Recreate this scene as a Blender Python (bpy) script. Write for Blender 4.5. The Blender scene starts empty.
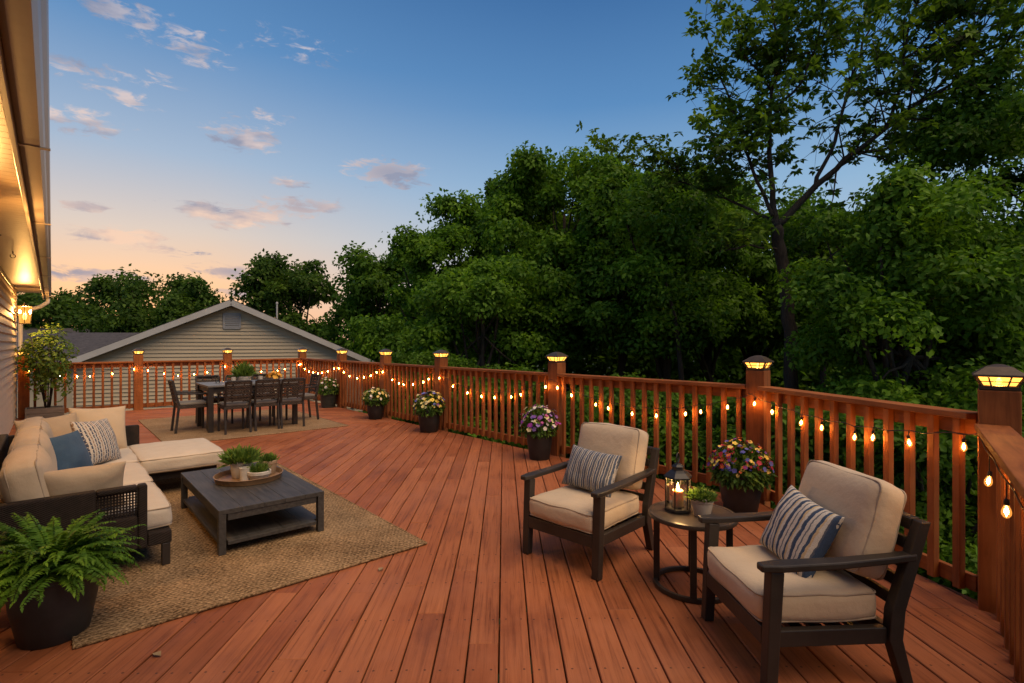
import bpy, bmesh, math, random
import numpy as np
from mathutils import Vector, Matrix, noise as mnoise

R = math.radians
random.seed(7)
rng = np.random.default_rng(11)
scene = bpy.context.scene
COL = scene.collection
A = R(41.5)
CA, SA = math.cos(A), math.sin(A)
EYE, F, CX, HY = 1.45, 520.0, 512.0, 343.0


def cam2w(x, d):                       # metres right of / ahead of the viewer -> ground plan
    return (x * CA + d * SA, -x * SA + d * CA)


def at(px, d):                         # bearing and distance -> ground plan
    return cam2w((px - CX) / F * d, d)


def zof(py, d):                        # height of a sight line at a distance
    return EYE + (HY - py) / F * d


# ------------------------------------------------------------------ materials
def mat(name):
    m = bpy.data.materials.new(name)
    m.use_nodes = True
    nt = m.node_tree
    b = nt.nodes['Principled BSDF']
    return m, nt, b


def N(nt, t, **kw):
    n = nt.nodes.new(t)
    for k, v in kw.items():
        if k in n.inputs:
            n.inputs[k].default_value = v
        else:
            setattr(n, k, v)
    return n


def L(nt, a, b):
    nt.links.new(a, b)


def ramp(nt, fac, stops, interp='LINEAR'):
    r = nt.nodes.new('ShaderNodeValToRGB')
    r.color_ramp.interpolation = interp
    els = r.color_ramp.elements
    while len(els) < len(stops):
        els.new(0.5)
    for e, (p, c) in zip(els, stops):
        e.position = p
        e.color = (*c, 1)
    if fac is not None:
        L(nt, fac, r.inputs['Fac'])
    return r


def math_(nt, op, a, b=None):
    n = nt.nodes.new('ShaderNodeMath')
    n.operation = op
    for i, v in enumerate((a, b)):
        if v is None:
            continue
        if isinstance(v, (int, float)):
            n.inputs[i].default_value = v
        else:
            L(nt, v, n.inputs[i])
    return n.outputs[0]


def bump(nt, b, h, strength=0.3, dist=0.01):
    n = N(nt, 'ShaderNodeBump', Strength=strength, Distance=dist)
    L(nt, h, n.inputs['Height'])
    L(nt, n.outputs[0], b.inputs['Normal'])


def vary(name, c1, c2, scale=6, rough=0.6, stretch=(1, 1, 1), bumps=0.1, bscale=60, coord='Object', metallic=0, spec=0.4, detail=6, bdist=0.004):
    m, nt, b = mat(name)
    tc = N(nt, 'ShaderNodeTexCoord')
    mp = N(nt, 'ShaderNodeMapping')
    mp.inputs['Scale'].default_value = stretch
    L(nt, tc.outputs[coord], mp.inputs[0])
    n1 = N(nt, 'ShaderNodeTexNoise', Scale=scale, Detail=detail, Roughness=0.6)
    L(nt, mp.outputs[0], n1.inputs['Vector'])
    r = ramp(nt, n1.outputs['Fac'], [(0.28, c1), (0.72, c2)])
    L(nt, r.outputs[0], b.inputs['Base Color'])
    b.inputs['Roughness'].default_value = rough
    b.inputs['Metallic'].default_value = metallic
    b.inputs['Specular IOR Level'].default_value = spec
    if bumps:
        n2 = N(nt, 'ShaderNodeTexNoise', Scale=bscale, Detail=4)
        L(nt, mp.outputs[0], n2.inputs['Vector'])
        bump(nt, b, n2.outputs['Fac'], bumps, bdist)
    return m


def deck_material():
    m, nt, b = mat('stained_deck_boards')
    uv = N(nt, 'ShaderNodeUVMap')
    geo = N(nt, 'ShaderNodeNewGeometry')
    mp = N(nt, 'ShaderNodeMapping')
    mp.inputs['Scale'].default_value = (1.1, 34, 1)
    L(nt, uv.outputs[0], mp.inputs[0])
    g = N(nt, 'ShaderNodeTexNoise', Scale=1.6, Detail=8, Roughness=0.65, Distortion=0.6)
    L(nt, mp.outputs[0], g.inputs['Vector'])
    mp3 = N(nt, 'ShaderNodeMapping')
    mp3.inputs['Scale'].default_value = (1.0, 2.6, 1)
    L(nt, uv.outputs[0], mp3.inputs[0])
    w = N(nt, 'ShaderNodeTexNoise', Scale=1.7, Detail=5, Roughness=0.62)
    L(nt, mp3.outputs[0], w.inputs['Vector'])
    base = ramp(nt, geo.outputs['Random Per Island'], [(0.0, (0.205, 0.060, 0.022)), (0.25, (0.315, 0.100, 0.037)), (0.5, (0.255, 0.076, 0.028)), (0.75, (0.350, 0.120, 0.047)), (1.0, (0.285, 0.088, 0.031))])
    grain = ramp(nt, g.outputs['Fac'], [(0.33, (0.50, 0.44, 0.40)), (0.47, (0.94, 0.94, 0.93)), (0.70, (1.13, 1.16, 1.18))])
    worn = ramp(nt, w.outputs['Fac'], [(0.30, (0.68, 0.63, 0.60)), (0.50, (1, 1, 1)), (0.76, (1.16, 1.26, 1.36))])
    mx = N(nt, 'ShaderNodeMix', data_type='RGBA', blend_type='MULTIPLY')
    mx.inputs[0].default_value = 1
    L(nt, base.outputs[0], mx.inputs[6]); L(nt, grain.outputs[0], mx.inputs[7])
    mx2 = N(nt, 'ShaderNodeMix', data_type='RGBA', blend_type='MULTIPLY')
    mx2.inputs[0].default_value = 1
    L(nt, mx.outputs[2], mx2.inputs[6]); L(nt, worn.outputs[0], mx2.inputs[7])
    # knots
    mpk = N(nt, 'ShaderNodeMapping')
    mpk.inputs['Scale'].default_value = (1.5, 4.2, 1)
    L(nt, uv.outputs[0], mpk.inputs[0])
    vo = N(nt, 'ShaderNodeTexVoronoi', Scale=1.0, Randomness=1.0)
    L(nt, mpk.outputs[0], vo.inputs['Vector'])
    sel = N(nt, 'ShaderNodeSeparateColor')
    L(nt, vo.outputs['Color'], sel.inputs[0])
    kn = math_(nt, 'MULTIPLY', math_(nt, 'LESS_THAN', sel.outputs[0], 0.65),
               ramp(nt, vo.outputs['Distance'], [(0.0, (1, 1, 1)), (0.045, (0.75, 0.75, 0.75)), (0.10, (0, 0, 0))]).outputs[0])
    mx3 = N(nt, 'ShaderNodeMix', data_type='RGBA')
    L(nt, math_(nt, 'MULTIPLY', kn, 0.75), mx3.inputs[0])
    du = N(nt, 'ShaderNodeTexCoord')
    dn = N(nt, 'ShaderNodeTexNoise', Scale=1.1, Detail=7, Roughness=0.68)
    L(nt, du.outputs['Object'], dn.inputs['Vector'])
    dust = N(nt, 'ShaderNodeMix', data_type='RGBA')
    L(nt, ramp(nt, dn.outputs['Fac'], [(0.44, (0, 0, 0)), (0.70, (0.5, 0.5, 0.5))]).outputs[0], dust.inputs[0])
    L(nt, mx2.outputs[2], dust.inputs[6]); dust.inputs[7].default_value = (0.34, 0.132, 0.070, 1)
    L(nt, dust.outputs[2], mx3.inputs[6])
    mx3.inputs[7].default_value = (0.075, 0.025, 0.014, 1)
    # screw heads over each joist, two per board
    sx = N(nt, 'ShaderNodeSeparateXYZ')
    at_ = N(nt, 'ShaderNodeAttribute', attribute_name='screw')
    L(nt, at_.outputs['Vector'], sx.inputs[0])
    fx = math_(nt, 'SUBTRACT', math_(nt, 'FRACT', math_(nt, 'DIVIDE', sx.outputs[0], 0.42)), 0.5)
    fx = math_(nt, 'MULTIPLY', fx, 0.42)
    ay = math_(nt, 'SUBTRACT', math_(nt, 'ABSOLUTE', sx.outputs[1]), 0.040)
    dd = math_(nt, 'ADD', math_(nt, 'MULTIPLY', fx, fx), math_(nt, 'MULTIPLY', ay, ay))
    scw = math_(nt, 'LESS_THAN', dd, 0.0055 ** 2)
    mx4 = N(nt, 'ShaderNodeMix', data_type='RGBA')
    L(nt, math_(nt, 'MULTIPLY', scw, 0.8), mx4.inputs[0])
    L(nt, mx3.outputs[2], mx4.inputs[6])
    mx4.inputs[7].default_value = (0.05, 0.022, 0.015, 1)
    L(nt, mx4.outputs[2], b.inputs['Base Color'])
    rr = ramp(nt, w.outputs['Fac'], [(0.3, (0.50,) * 3), (0.7, (0.72,) * 3)])
    L(nt, rr.outputs[0], b.inputs['Roughness'])
    b.inputs['Specular IOR Level'].default_value = 0.22
    bump(nt, b, math_(nt, 'SUBTRACT', g.outputs['Fac'], math_(nt, 'MULTIPLY', scw, 0.6)), 0.35, 0.004)
    return m


def rail_material(name='stained_cedar', k=1.0):
    m, nt, b = mat(name)
    tc = N(nt, 'ShaderNodeTexCoord')
    oi = N(nt, 'ShaderNodeObjectInfo')
    va = N(nt, 'ShaderNodeVectorMath', operation='ADD')
    sc_ = N(nt, 'ShaderNodeVectorMath', operation='SCALE')
    cmb = N(nt, 'ShaderNodeCombineXYZ')
    for i in range(3):
        L(nt, oi.outputs['Random'], cmb.inputs[i])
    L(nt, cmb.outputs[0], sc_.inputs[0]); sc_.inputs['Scale'].default_value = 37
    L(nt, tc.outputs['Object'], va.inputs[0]); L(nt, sc_.outputs[0], va.inputs[1])
    mp = N(nt, 'ShaderNodeMapping')
    mp.inputs['Scale'].default_value = (26, 26, 2.2)
    L(nt, va.outputs[0], mp.inputs[0])
    g = N(nt, 'ShaderNodeTexNoise', Scale=1.3, Detail=7, Roughness=0.6, Distortion=0.5)
    L(nt, mp.outputs[0], g.inputs['Vector'])
    n2 = N(nt, 'ShaderNodeTexNoise', Scale=5, Detail=4)
    L(nt, va.outputs[0], n2.inputs['Vector'])
    mixf = math_(nt, 'ADD', math_(nt, 'MULTIPLY', g.outputs['Fac'], 0.6), math_(nt, 'MULTIPLY', n2.outputs['Fac'], 0.4))
    mixf = math_(nt, 'ADD', mixf, math_(nt, 'MULTIPLY', math_(nt, 'SUBTRACT', oi.outputs['Random'], 0.5), 0.16))
    r = ramp(nt, mixf, [(0.30, (0.145 * k, 0.041 * k, 0.011 * k)), (0.52, (0.27 * k, 0.085 * k, 0.022 * k)), (0.72, (0.37 * k, 0.128 * k, 0.036 * k))])
    L(nt, r.outputs[0], b.inputs['Base Color'])
    b.inputs['Roughness'].default_value = 0.6
    b.inputs['Specular IOR Level'].default_value = 0.22
    bump(nt, b, g.outputs['Fac'], 0.3, 0.003)
    return m


def fabric(name, c, c2=None, weave=900, bstr=0.28):
    m, nt, b = mat(name)
    c2 = c2 or tuple(x * 0.86 for x in c)
    tc = N(nt, 'ShaderNodeTexCoord')
    n1 = N(nt, 'ShaderNodeTexNoise', Scale=7, Detail=6, Roughness=0.6)
    L(nt, tc.outputs['Object'], n1.inputs['Vector'])
    n2 = N(nt, 'ShaderNodeTexNoise', Scale=weave * 0.45, Detail=2)
    L(nt, tc.outputs['Object'], n2.inputs['Vector'])
    f = math_(nt, 'ADD', math_(nt, 'MULTIPLY', n1.outputs['Fac'], 0.55), math_(nt, 'MULTIPLY', n2.outputs['Fac'], 0.45))
    r = ramp(nt, f, [(0.33, c2), (0.66, c)])
    L(nt, r.outputs[0], b.inputs['Base Color'])
    b.inputs['Roughness'].default_value = 0.92
    b.inputs['Specular IOR Level'].default_value = 0.15
    b.inputs['Sheen Weight'].default_value = 0.12
    n3 = N(nt, 'ShaderNodeTexNoise', Scale=16, Detail=5, Roughness=0.55)
    L(nt, tc.outputs['Object'], n3.inputs['Vector'])
    h = math_(nt, 'ADD', math_(nt, 'MULTIPLY', n3.outputs['Fac'], 1.0), math_(nt, 'MULTIPLY', n2.outputs['Fac'], 0.10))
    bump(nt, b, h, bstr, 0.02)
    return m


def striped(name, stops, period, rough_noise=0.012, dash=False):
    m, nt, b = mat(name)
    tc = N(nt, 'ShaderNodeTexCoord')
    sx = N(nt, 'ShaderNodeSeparateXYZ')
    L(nt, tc.outputs['Object'], sx.inputs[0])
    n = N(nt, 'ShaderNodeTexNoise', Scale=45, Detail=3)
    L(nt, tc.outputs['Object'], n.inputs['Vector'])
    x = math_(nt, 'ADD', sx.outputs[0], math_(nt, 'MULTIPLY', math_(nt, 'SUBTRACT', n.outputs['Fac'], 0.5), rough_noise))
    f = math_(nt, 'FRACT', math_(nt, 'ADD', math_(nt, 'DIVIDE', x, period), 20.13))
    r = ramp(nt, f, stops, 'CONSTANT')
    out = r.outputs[0]
    n2 = N(nt, 'ShaderNodeTexNoise', Scale=330, Detail=2)
    L(nt, tc.outputs['Object'], n2.inputs['Vector'])
    if dash:
        z = math_(nt, 'FRACT', math_(nt, 'ADD', math_(nt, 'DIVIDE', sx.outputs[2], 0.036), math_(nt, 'MULTIPLY', math_(nt, 'FLOOR', math_(nt, 'ADD', math_(nt, 'DIVIDE', x, period / 6), 40)), 0.37)))
        cut = math_(nt, 'GREATER_THAN', z, 0.84)
        mx = N(nt, 'ShaderNodeMix', data_type='RGBA')
        L(nt, cut, mx.inputs[0]); L(nt, out, mx.inputs[6])
        mx.inputs[7].default_value = (0.56, 0.52, 0.46, 1)
        out = mx.outputs[2]
    mv = N(nt, 'ShaderNodeMix', data_type='RGBA', blend_type='MULTIPLY')
    mv.inputs[0].default_value = 1
    L(nt, out, mv.inputs[6])
    L(nt, ramp(nt, n2.outputs['Fac'], [(0.3, (0.72,) * 3), (0.65, (1.08,) * 3)]).outputs[0], mv.inputs[7])
    L(nt, mv.outputs[2], b.inputs['Base Color'])
    b.inputs['Roughness'].default_value = 0.9
    b.inputs['Specular IOR Level'].default_value = 0.15
    n3 = N(nt, 'ShaderNodeTexNoise', Scale=13, Detail=4)
    L(nt, tc.outputs['Object'], n3.inputs['Vector'])
    bump(nt, b, math_(nt, 'ADD', n3.outputs['Fac'], math_(nt, 'MULTIPLY', n2.outputs['Fac'], 0.12)), 0.3, 0.02)
    return m


def wicker(name, c1=(0.012, 0.009, 0.008), c2=(0.036, 0.024, 0.018), k=560):
    m, nt, b = mat(name)
    tc = N(nt, 'ShaderNodeTexCoord')
    sx = N(nt, 'ShaderNodeSeparateXYZ')
    L(nt, tc.outputs['Object'], sx.inputs[0])
    h = math_(nt, 'ADD', sx.outputs[0], sx.outputs[1])
    a = math_(nt, 'SINE', math_(nt, 'MULTIPLY', h, k * 0.7))
    c = math_(nt, 'SINE', math_(nt, 'MULTIPLY', sx.outputs[2], k))
    w = math_(nt, 'MULTIPLY', a, c)
    n = N(nt, 'ShaderNodeTexNoise', Scale=25, Detail=4)
    L(nt, tc.outputs['Object'], n.inputs['Vector'])
    f = math_(nt, 'ADD', math_(nt, 'MULTIPLY', w, 0.3), n.outputs['Fac'])
    r = ramp(nt, f, [(0.2, c1), (0.8, c2)])
    L(nt, r.outputs[0], b.inputs['Base Color'])
    b.inputs['Roughness'].default_value = 0.62
    b.inputs['Specular IOR Level'].default_value = 0.2
    bump(nt, b, w, 0.6, 0.004)
    return m


def jute(name, c1, c2):
    m, nt, b = mat(name)
    tc = N(nt, 'ShaderNodeTexCoord')
    sx = N(nt, 'ShaderNodeSeparateXYZ')
    nd = N(nt, 'ShaderNodeTexNoise', Scale=14, Detail=3)
    L(nt, tc.outputs['Object'], nd.inputs['Vector'])
    L(nt, tc.outputs['Object'], sx.inputs[0])
    wob = math_(nt, 'MULTIPLY', math_(nt, 'SUBTRACT', nd.outputs['Fac'], 0.5), 0.05)
    row = math_(nt, 'MULTIPLY', math_(nt, 'ADD', sx.outputs[1], wob), 2 * math.pi / 0.026)
    a = math_(nt, 'SINE', row)
    # knots along each row, alternate rows shifted
    sh = math_(nt, 'MULTIPLY', math_(nt, 'FLOOR', math_(nt, 'DIVIDE', row, 2 * math.pi)), math.pi * 0.9)
    c = math_(nt, 'SINE', math_(nt, 'ADD', math_(nt, 'MULTIPLY', math_(nt, 'ADD', sx.outputs[0], wob), 2 * math.pi / 0.031), sh))
    w = math_(nt, 'ADD', math_(nt, 'MULTIPLY', a, 0.55), math_(nt, 'MULTIPLY', c, 0.45))
    n = N(nt, 'ShaderNodeTexNoise', Scale=62, Detail=5, Roughness=0.75)
    L(nt, tc.outputs['Object'], n.inputs['Vector'])
    nb = N(nt, 'ShaderNodeTexNoise', Scale=2.2, Detail=4)
    L(nt, tc.outputs['Object'], nb.inputs['Vector'])
    f = math_(nt, 'ADD', math_(nt, 'ADD', math_(nt, 'MULTIPLY', w, 0.12), math_(nt, 'MULTIPLY', n.outputs['Fac'], 1.0)),
              math_(nt, 'MULTIPLY', math_(nt, 'SUBTRACT', nb.outputs['Fac'], 0.5), 0.4))
    r = ramp(nt, f, [(0.34, c1), (0.72, c2)])
    L(nt, r.outputs[0], b.inputs['Base Color'])
    b.inputs['Roughness'].default_value = 0.95
    b.inputs['Specular IOR Level'].default_value = 0.1
    bump(nt, b, math_(nt, 'ADD', w, math_(nt, 'MULTIPLY', n.outputs['Fac'], 1.2)), 0.55, 0.007)
    return m


def leafmat(name, cols, trans=0.42, rough=0.5, clump=0.9):
    m, nt, b = mat(name)
    geo = N(nt, 'ShaderNodeNewGeometry')
    k = len(cols)
    r = ramp(nt, geo.outputs['Random Per Island'], [(i / (k - 1), c) for i, c in enumerate(cols)])
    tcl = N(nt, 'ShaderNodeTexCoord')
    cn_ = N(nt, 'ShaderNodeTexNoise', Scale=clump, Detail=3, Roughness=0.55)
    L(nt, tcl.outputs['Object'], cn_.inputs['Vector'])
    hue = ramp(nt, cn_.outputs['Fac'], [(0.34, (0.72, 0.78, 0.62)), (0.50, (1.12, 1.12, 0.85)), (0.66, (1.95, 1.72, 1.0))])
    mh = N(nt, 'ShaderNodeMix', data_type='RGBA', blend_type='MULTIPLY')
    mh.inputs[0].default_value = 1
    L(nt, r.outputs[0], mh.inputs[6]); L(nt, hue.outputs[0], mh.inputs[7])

    class r:
        outputs = [mh.outputs[2]]
    L(nt, r.outputs[0], b.inputs['Base Color'])
    b.inputs['Roughness'].default_value = rough
    b.inputs['Specular IOR Level'].default_value = 0.12
    t = N(nt, 'ShaderNodeBsdfTranslucent')
    mv = N(nt, 'ShaderNodeMix', data_type='RGBA', blend_type='MULTIPLY')
    mv.inputs[0].default_value = 1
    L(nt, r.outputs[0], mv.inputs[6]); mv.inputs[7].default_value = (1.25, 1.3, 0.7, 1)
    L(nt, mv.outputs[2], t.inputs['Color'])
    ms = N(nt, 'ShaderNodeMixShader')
    ms.inputs[0].default_value = trans
    out = nt.nodes['Material Output']
    L(nt, b.outputs[0], ms.inputs[1]); L(nt, t.outputs[0], ms.inputs[2])
    L(nt, ms.outputs[0], out.inputs['Surface'])
    return m


def petals(name, cols):
    m, nt, b = mat(name)
    geo = N(nt, 'ShaderNodeNewGeometry')
    k = len(cols)
    r = ramp(nt, geo.outputs['Random Per Island'], [(i / k, c) for i, c in enumerate(cols)], 'CONSTANT')
    L(nt, r.outputs[0], b.inputs['Base Color'])
    b.inputs['Roughness'].default_value = 0.7
    return m


def emit(name, c, s):
    m, nt, b = mat(name)
    b.inputs['Base Color'].default_value = (*[0.6 * x for x in c], 1)
    b.inputs['Emission Color'].default_value = (*c, 1)
    b.inputs['Emission Strength'].default_value = s
    return m


def amber_glass(name, c, s, tr=0.5):
    m, nt, b = mat(name)
    out = nt.nodes['Material Output']
    t = N(nt, 'ShaderNodeBsdfTransparent'); t.inputs[0].default_value = (1.0, 0.8, 0.5, 1)
    e = N(nt, 'ShaderNodeEmission', Strength=s); e.inputs[0].default_value = (*c, 1)
    g = N(nt, 'ShaderNodeBsdfGlossy', Roughness=0.05); g.inputs[0].default_value = (0.06, 0.06, 0.06, 1)
    mx = N(nt, 'ShaderNodeMixShader'); mx.inputs[0].default_value = tr
    ad = N(nt, 'ShaderNodeAddShader')
    L(nt, e.outputs[0], mx.inputs[1]); L(nt, t.outputs[0], mx.inputs[2])
    L(nt, mx.outputs[0], ad.inputs[0]); L(nt, g.outputs[0], ad.inputs[1])
    L(nt, ad.outputs[0], out.inputs['Surface'])
    return m


def clear_glass(name):
    m, nt, b = mat(name)
    out = nt.nodes['Material Output']
    t = N(nt, 'ShaderNodeBsdfTransparent'); t.inputs[0].default_value = (0.93, 0.94, 0.93, 1)
    g = N(nt, 'ShaderNodeBsdfGlossy', Roughness=0.03)
    fr = N(nt, 'ShaderNodeFresnel', IOR=1.4)
    mx = N(nt, 'ShaderNodeMixShader')
    L(nt, fr.outputs[0], mx.inputs[0]); L(nt, t.outputs[0], mx.inputs[1]); L(nt, g.outputs[0], mx.inputs[2])
    L(nt, mx.outputs[0], out.inputs['Surface'])
    return m


M = dict(
    deck=deck_material(),
    rail=rail_material(),
    dark=vary('espresso_metal_wood', (0.016, 0.013, 0.011), (0.038, 0.030, 0.025), 5, 0.42, (1, 1, 1), 0.15, 90),
    table=vary('charcoal_wood_top', (0.024, 0.022, 0.020), (0.070, 0.063, 0.057), 3, 0.55, (14, 1.4, 14), 0.25, 9),
    tablew=vary('weathered_grey_top', (0.10, 0.095, 0.09), (0.20, 0.19, 0.18), 3, 0.35, (1.4, 14, 14), 0.2, 9),
    sidetop=vary('bronzed_metal_top', (0.022, 0.018, 0.015), (0.060, 0.046, 0.038), 9, 0.34, (1, 1, 1), 0.12, 60),
    beige=fabric('beige_canvas', (0.54, 0.425, 0.295), (0.48, 0.372, 0.255)),
    beige2=fabric('tan_canvas', (0.46, 0.355, 0.245), (0.38, 0.29, 0.195)),
    cream=fabric('cream_canvas', (0.55, 0.48, 0.39), (0.47, 0.40, 0.32)),
    blue=fabric('blue_linen', (0.055, 0.105, 0.175), (0.028, 0.062, 0.118)),
    pipe=fabric('cushion_piping', (0.40, 0.31, 0.22), (0.32, 0.25, 0.18)),
    seat_grey=fabric('grey_seat_canvas', (0.21, 0.19, 0.165), (0.15, 0.135, 0.12)),
    stripe_a=striped('slate_stripe_cloth', [(0, (0.10, 0.115, 0.145)), (0.30, (0.46, 0.42, 0.37)), (0.40, (0.16, 0.145, 0.13)), (0.55, (0.50, 0.46, 0.40)), (0.68, (0.085, 0.11, 0.16)), (0.9, (0.47, 0.43, 0.38))], 0.052),
    stripe_b=striped('navy_stripe_cloth', [(0, (0.045, 0.070, 0.125)), (0.15, (0.56, 0.50, 0.42)), (0.30, (0.15, 0.16, 0.18)), (0.37, (0.54, 0.49, 0.42)), (0.55, (0.050, 0.080, 0.135)), (0.68, (0.52, 0.39, 0.23)), (0.78, (0.56, 0.51, 0.43)), (0.94, (0.10, 0.11, 0.14))], 0.092),
    stripe_c=striped('broken_stripe_cloth', [(0, (0.06, 0.075, 0.12)), (0.16, (0.54, 0.50, 0.44)), (0.34, (0.30, 0.19, 0.12)), (0.46, (0.55, 0.51, 0.45)), (0.66, (0.055, 0.07, 0.12)), (0.82, (0.54, 0.5, 0.44))], 0.075, 0.016, True),
    wicker=wicker('dark_wicker'),
    wicker_d=wicker('dining_wicker', (0.025, 0.018, 0.014), (0.095, 0.068, 0.052), 210),
    jute=jute('jute_weave', (0.075, 0.043, 0.020), (0.46, 0.305, 0.165)),
    jute_far=jute('sisal_weave', (0.17, 0.105, 0.055), (0.37, 0.25, 0.145)),
    pot_dark=vary('dark_resin_pot', (0.013, 0.013, 0.0135), (0.030, 0.030, 0.031), 8, 0.5, (1, 1, 1), 0.12, 40),
    pot_green=vary('greenish_glazed_pot', (0.020, 0.026, 0.022), (0.045, 0.055, 0.048), 8, 0.35, (1, 1, 3), 0.12, 40),
    pot_clay=vary('pale_cement_pot', (0.34, 0.29, 0.24), (0.52, 0.46, 0.39), 10, 0.8, (1, 1, 1), 0.25, 70),
    pot_white=vary('whitewashed_pot', (0.40, 0.36, 0.31), (0.62, 0.57, 0.50), 12, 0.75, (1, 1, 1), 0.25, 70),
    pot_tan=vary('tan_clay_pot', (0.26, 0.17, 0.10), (0.38, 0.26, 0.16), 10, 0.75, (1, 1, 1), 0.2, 70),
    tray=vary('warm_wood_tray', (0.16, 0.088, 0.040), (0.30, 0.18, 0.092), 6, 0.5, (1, 8, 1), 0.2, 30),
    soil=vary('potting_soil', (0.015, 0.010, 0.007), (0.045, 0.03, 0.02), 40, 0.95, (1, 1, 1), 0.6, 90),
    dry=vary('dry_leaf', (0.20, 0.13, 0.06), (0.34, 0.24, 0.13), 20, 0.8),
    black=vary('black_iron', (0.010, 0.009, 0.008), (0.026, 0.022, 0.020), 14, 0.45, (1, 1, 1), 0.1, 90),
    bronze=vary('aged_bronze', (0.050, 0.034, 0.022), (0.095, 0.066, 0.042), 14, 0.4, (1, 1, 1), 0.1, 90, metallic=0.3),
    siding=vary('cream_vinyl_siding', (0.62, 0.51, 0.36), (0.69, 0.57, 0.42), 2.5, 0.55, (1, 1, 8), 0.08, 50),
    siding_far=vary('taupe_vinyl_siding', (0.40, 0.325, 0.215), (0.46, 0.38, 0.26), 0.7, 0.6, (1, 1, 6), 0.0),
    white=vary('white_painted_trim', (0.60, 0.58, 0.54), (0.70, 0.68, 0.64), 4, 0.45, (1, 1, 1), 0.05, 40),
    soffit=vary('tan_metal_soffit', (0.26, 0.19, 0.115), (0.33, 0.25, 0.16), 3, 0.38, (1, 1, 1), 0.05, 40),
    gutter=vary('tan_metal_gutter', (0.30, 0.24, 0.18), (0.38, 0.31, 0.24), 3, 0.32, (1, 1, 1), 0.05, 40),
    rake=vary('grey_rake_trim', (0.36, 0.35, 0.33), (0.44, 0.43, 0.41), 2, 0.5, (1, 1, 1), 0.05, 20),
    vent=vary('grey_gable_vent', (0.25, 0.25, 0.255), (0.31, 0.31, 0.315), 5, 0.6),
    shingle=vary('asphalt_shingles', (0.028, 0.026, 0.028), (0.085, 0.076, 0.076), 9, 0.9, (0.6, 0.6, 3.5), 0.5, 14, bdist=0.03),
    grey_wood=vary('weathered_grey_wood', (0.13, 0.105, 0.08), (0.26, 0.21, 0.165), 4, 0.8, (1.5, 12, 12), 0.3, 9),
    bark=vary('dark_bark', (0.016, 0.012, 0.009), (0.050, 0.038, 0.028), 6, 0.9, (3, 3, 0.7), 0.8, 14, bdist=0.03),
    ground=vary('dark_undergrowth_ground', (0.010, 0.018, 0.006), (0.032, 0.045, 0.016), 0.6, 0.95, (1, 1, 1), 0.5, 4, bdist=0.1),  # dark green of the undergrowth itself
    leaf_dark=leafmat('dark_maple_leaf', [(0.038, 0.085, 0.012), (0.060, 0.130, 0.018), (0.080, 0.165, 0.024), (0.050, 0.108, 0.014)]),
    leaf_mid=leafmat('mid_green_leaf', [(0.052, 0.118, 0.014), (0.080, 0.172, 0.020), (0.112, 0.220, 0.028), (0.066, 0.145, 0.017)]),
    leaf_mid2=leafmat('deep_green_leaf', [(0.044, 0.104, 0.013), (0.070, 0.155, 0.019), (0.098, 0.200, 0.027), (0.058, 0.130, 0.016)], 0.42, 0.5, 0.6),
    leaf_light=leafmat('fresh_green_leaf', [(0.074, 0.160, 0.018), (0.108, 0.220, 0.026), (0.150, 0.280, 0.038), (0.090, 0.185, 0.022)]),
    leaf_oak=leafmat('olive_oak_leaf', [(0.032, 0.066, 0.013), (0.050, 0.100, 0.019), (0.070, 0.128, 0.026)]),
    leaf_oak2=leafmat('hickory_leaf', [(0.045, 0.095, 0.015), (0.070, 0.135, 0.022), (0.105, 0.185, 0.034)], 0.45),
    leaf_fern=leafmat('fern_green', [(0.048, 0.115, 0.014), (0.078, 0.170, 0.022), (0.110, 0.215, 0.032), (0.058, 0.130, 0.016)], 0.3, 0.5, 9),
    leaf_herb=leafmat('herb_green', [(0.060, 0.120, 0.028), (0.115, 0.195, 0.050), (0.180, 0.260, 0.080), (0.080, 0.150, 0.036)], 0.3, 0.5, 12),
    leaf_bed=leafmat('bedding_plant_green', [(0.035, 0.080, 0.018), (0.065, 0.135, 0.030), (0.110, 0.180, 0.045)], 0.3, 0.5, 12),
    fl_mix=petals('mixed_pansy_petals', [(0.14, 0.03, 0.22), (0.66, 0.48, 0.06), (0.42, 0.015, 0.03), (0.07, 0.07, 0.30), (0.68, 0.50, 0.10), (0.40, 0.02, 0.05), (0.60, 0.12, 0.02), (0.10, 0.10, 0.34)]),
    fl_white=petals('white_cream_petals', [(0.66, 0.62, 0.50), (0.70, 0.60, 0.24), (0.60, 0.57, 0.50), (0.68, 0.56, 0.16)]),
    fl_yellow=petals('yellow_white_petals', [(0.68, 0.55, 0.10), (0.70, 0.62, 0.34), (0.66, 0.50, 0.07), (0.18, 0.06, 0.28), (0.12, 0.14, 0.42), (0.70, 0.60, 0.20)]),
    fl_purple=petals('purple_white_petals', [(0.32, 0.04, 0.36), (0.62, 0.58, 0.52), (0.16, 0.06, 0.28), (0.64, 0.56, 0.28), (0.38, 0.07, 0.24), (0.62, 0.58, 0.50), (0.20, 0.12, 0.36)]),
    fl_orange=petals('golden_petals', [(0.70, 0.34, 0.03), (0.66, 0.26, 0.02), (0.72, 0.42, 0.05)]),
    fl_pink=petals('pale_pink_petals', [(0.56, 0.44, 0.42), (0.62, 0.58, 0.52), (0.45, 0.22, 0.26), (0.62, 0.56, 0.36)]),
    wax=None, flame=emit('candle_flame', (1.0, 0.62, 0.20), 28),
    pane=amber_glass('lit_lamp_pane', (1.0, 0.42, 0.065), 3.2, 0.3),
    core=emit('lamp_bulb_core', (1.0, 0.58, 0.18), 8),
    filament=emit('bulb_filament', (1.0, 0.48, 0.12), 400),
    bulb=amber_glass('amber_bulb_glass', (1.0, 0.38, 0.07), 1.5, 0.6),
    glass=clear_glass('clear_glass'),
)
m, nt, b = mat('ivory_wax')
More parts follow.
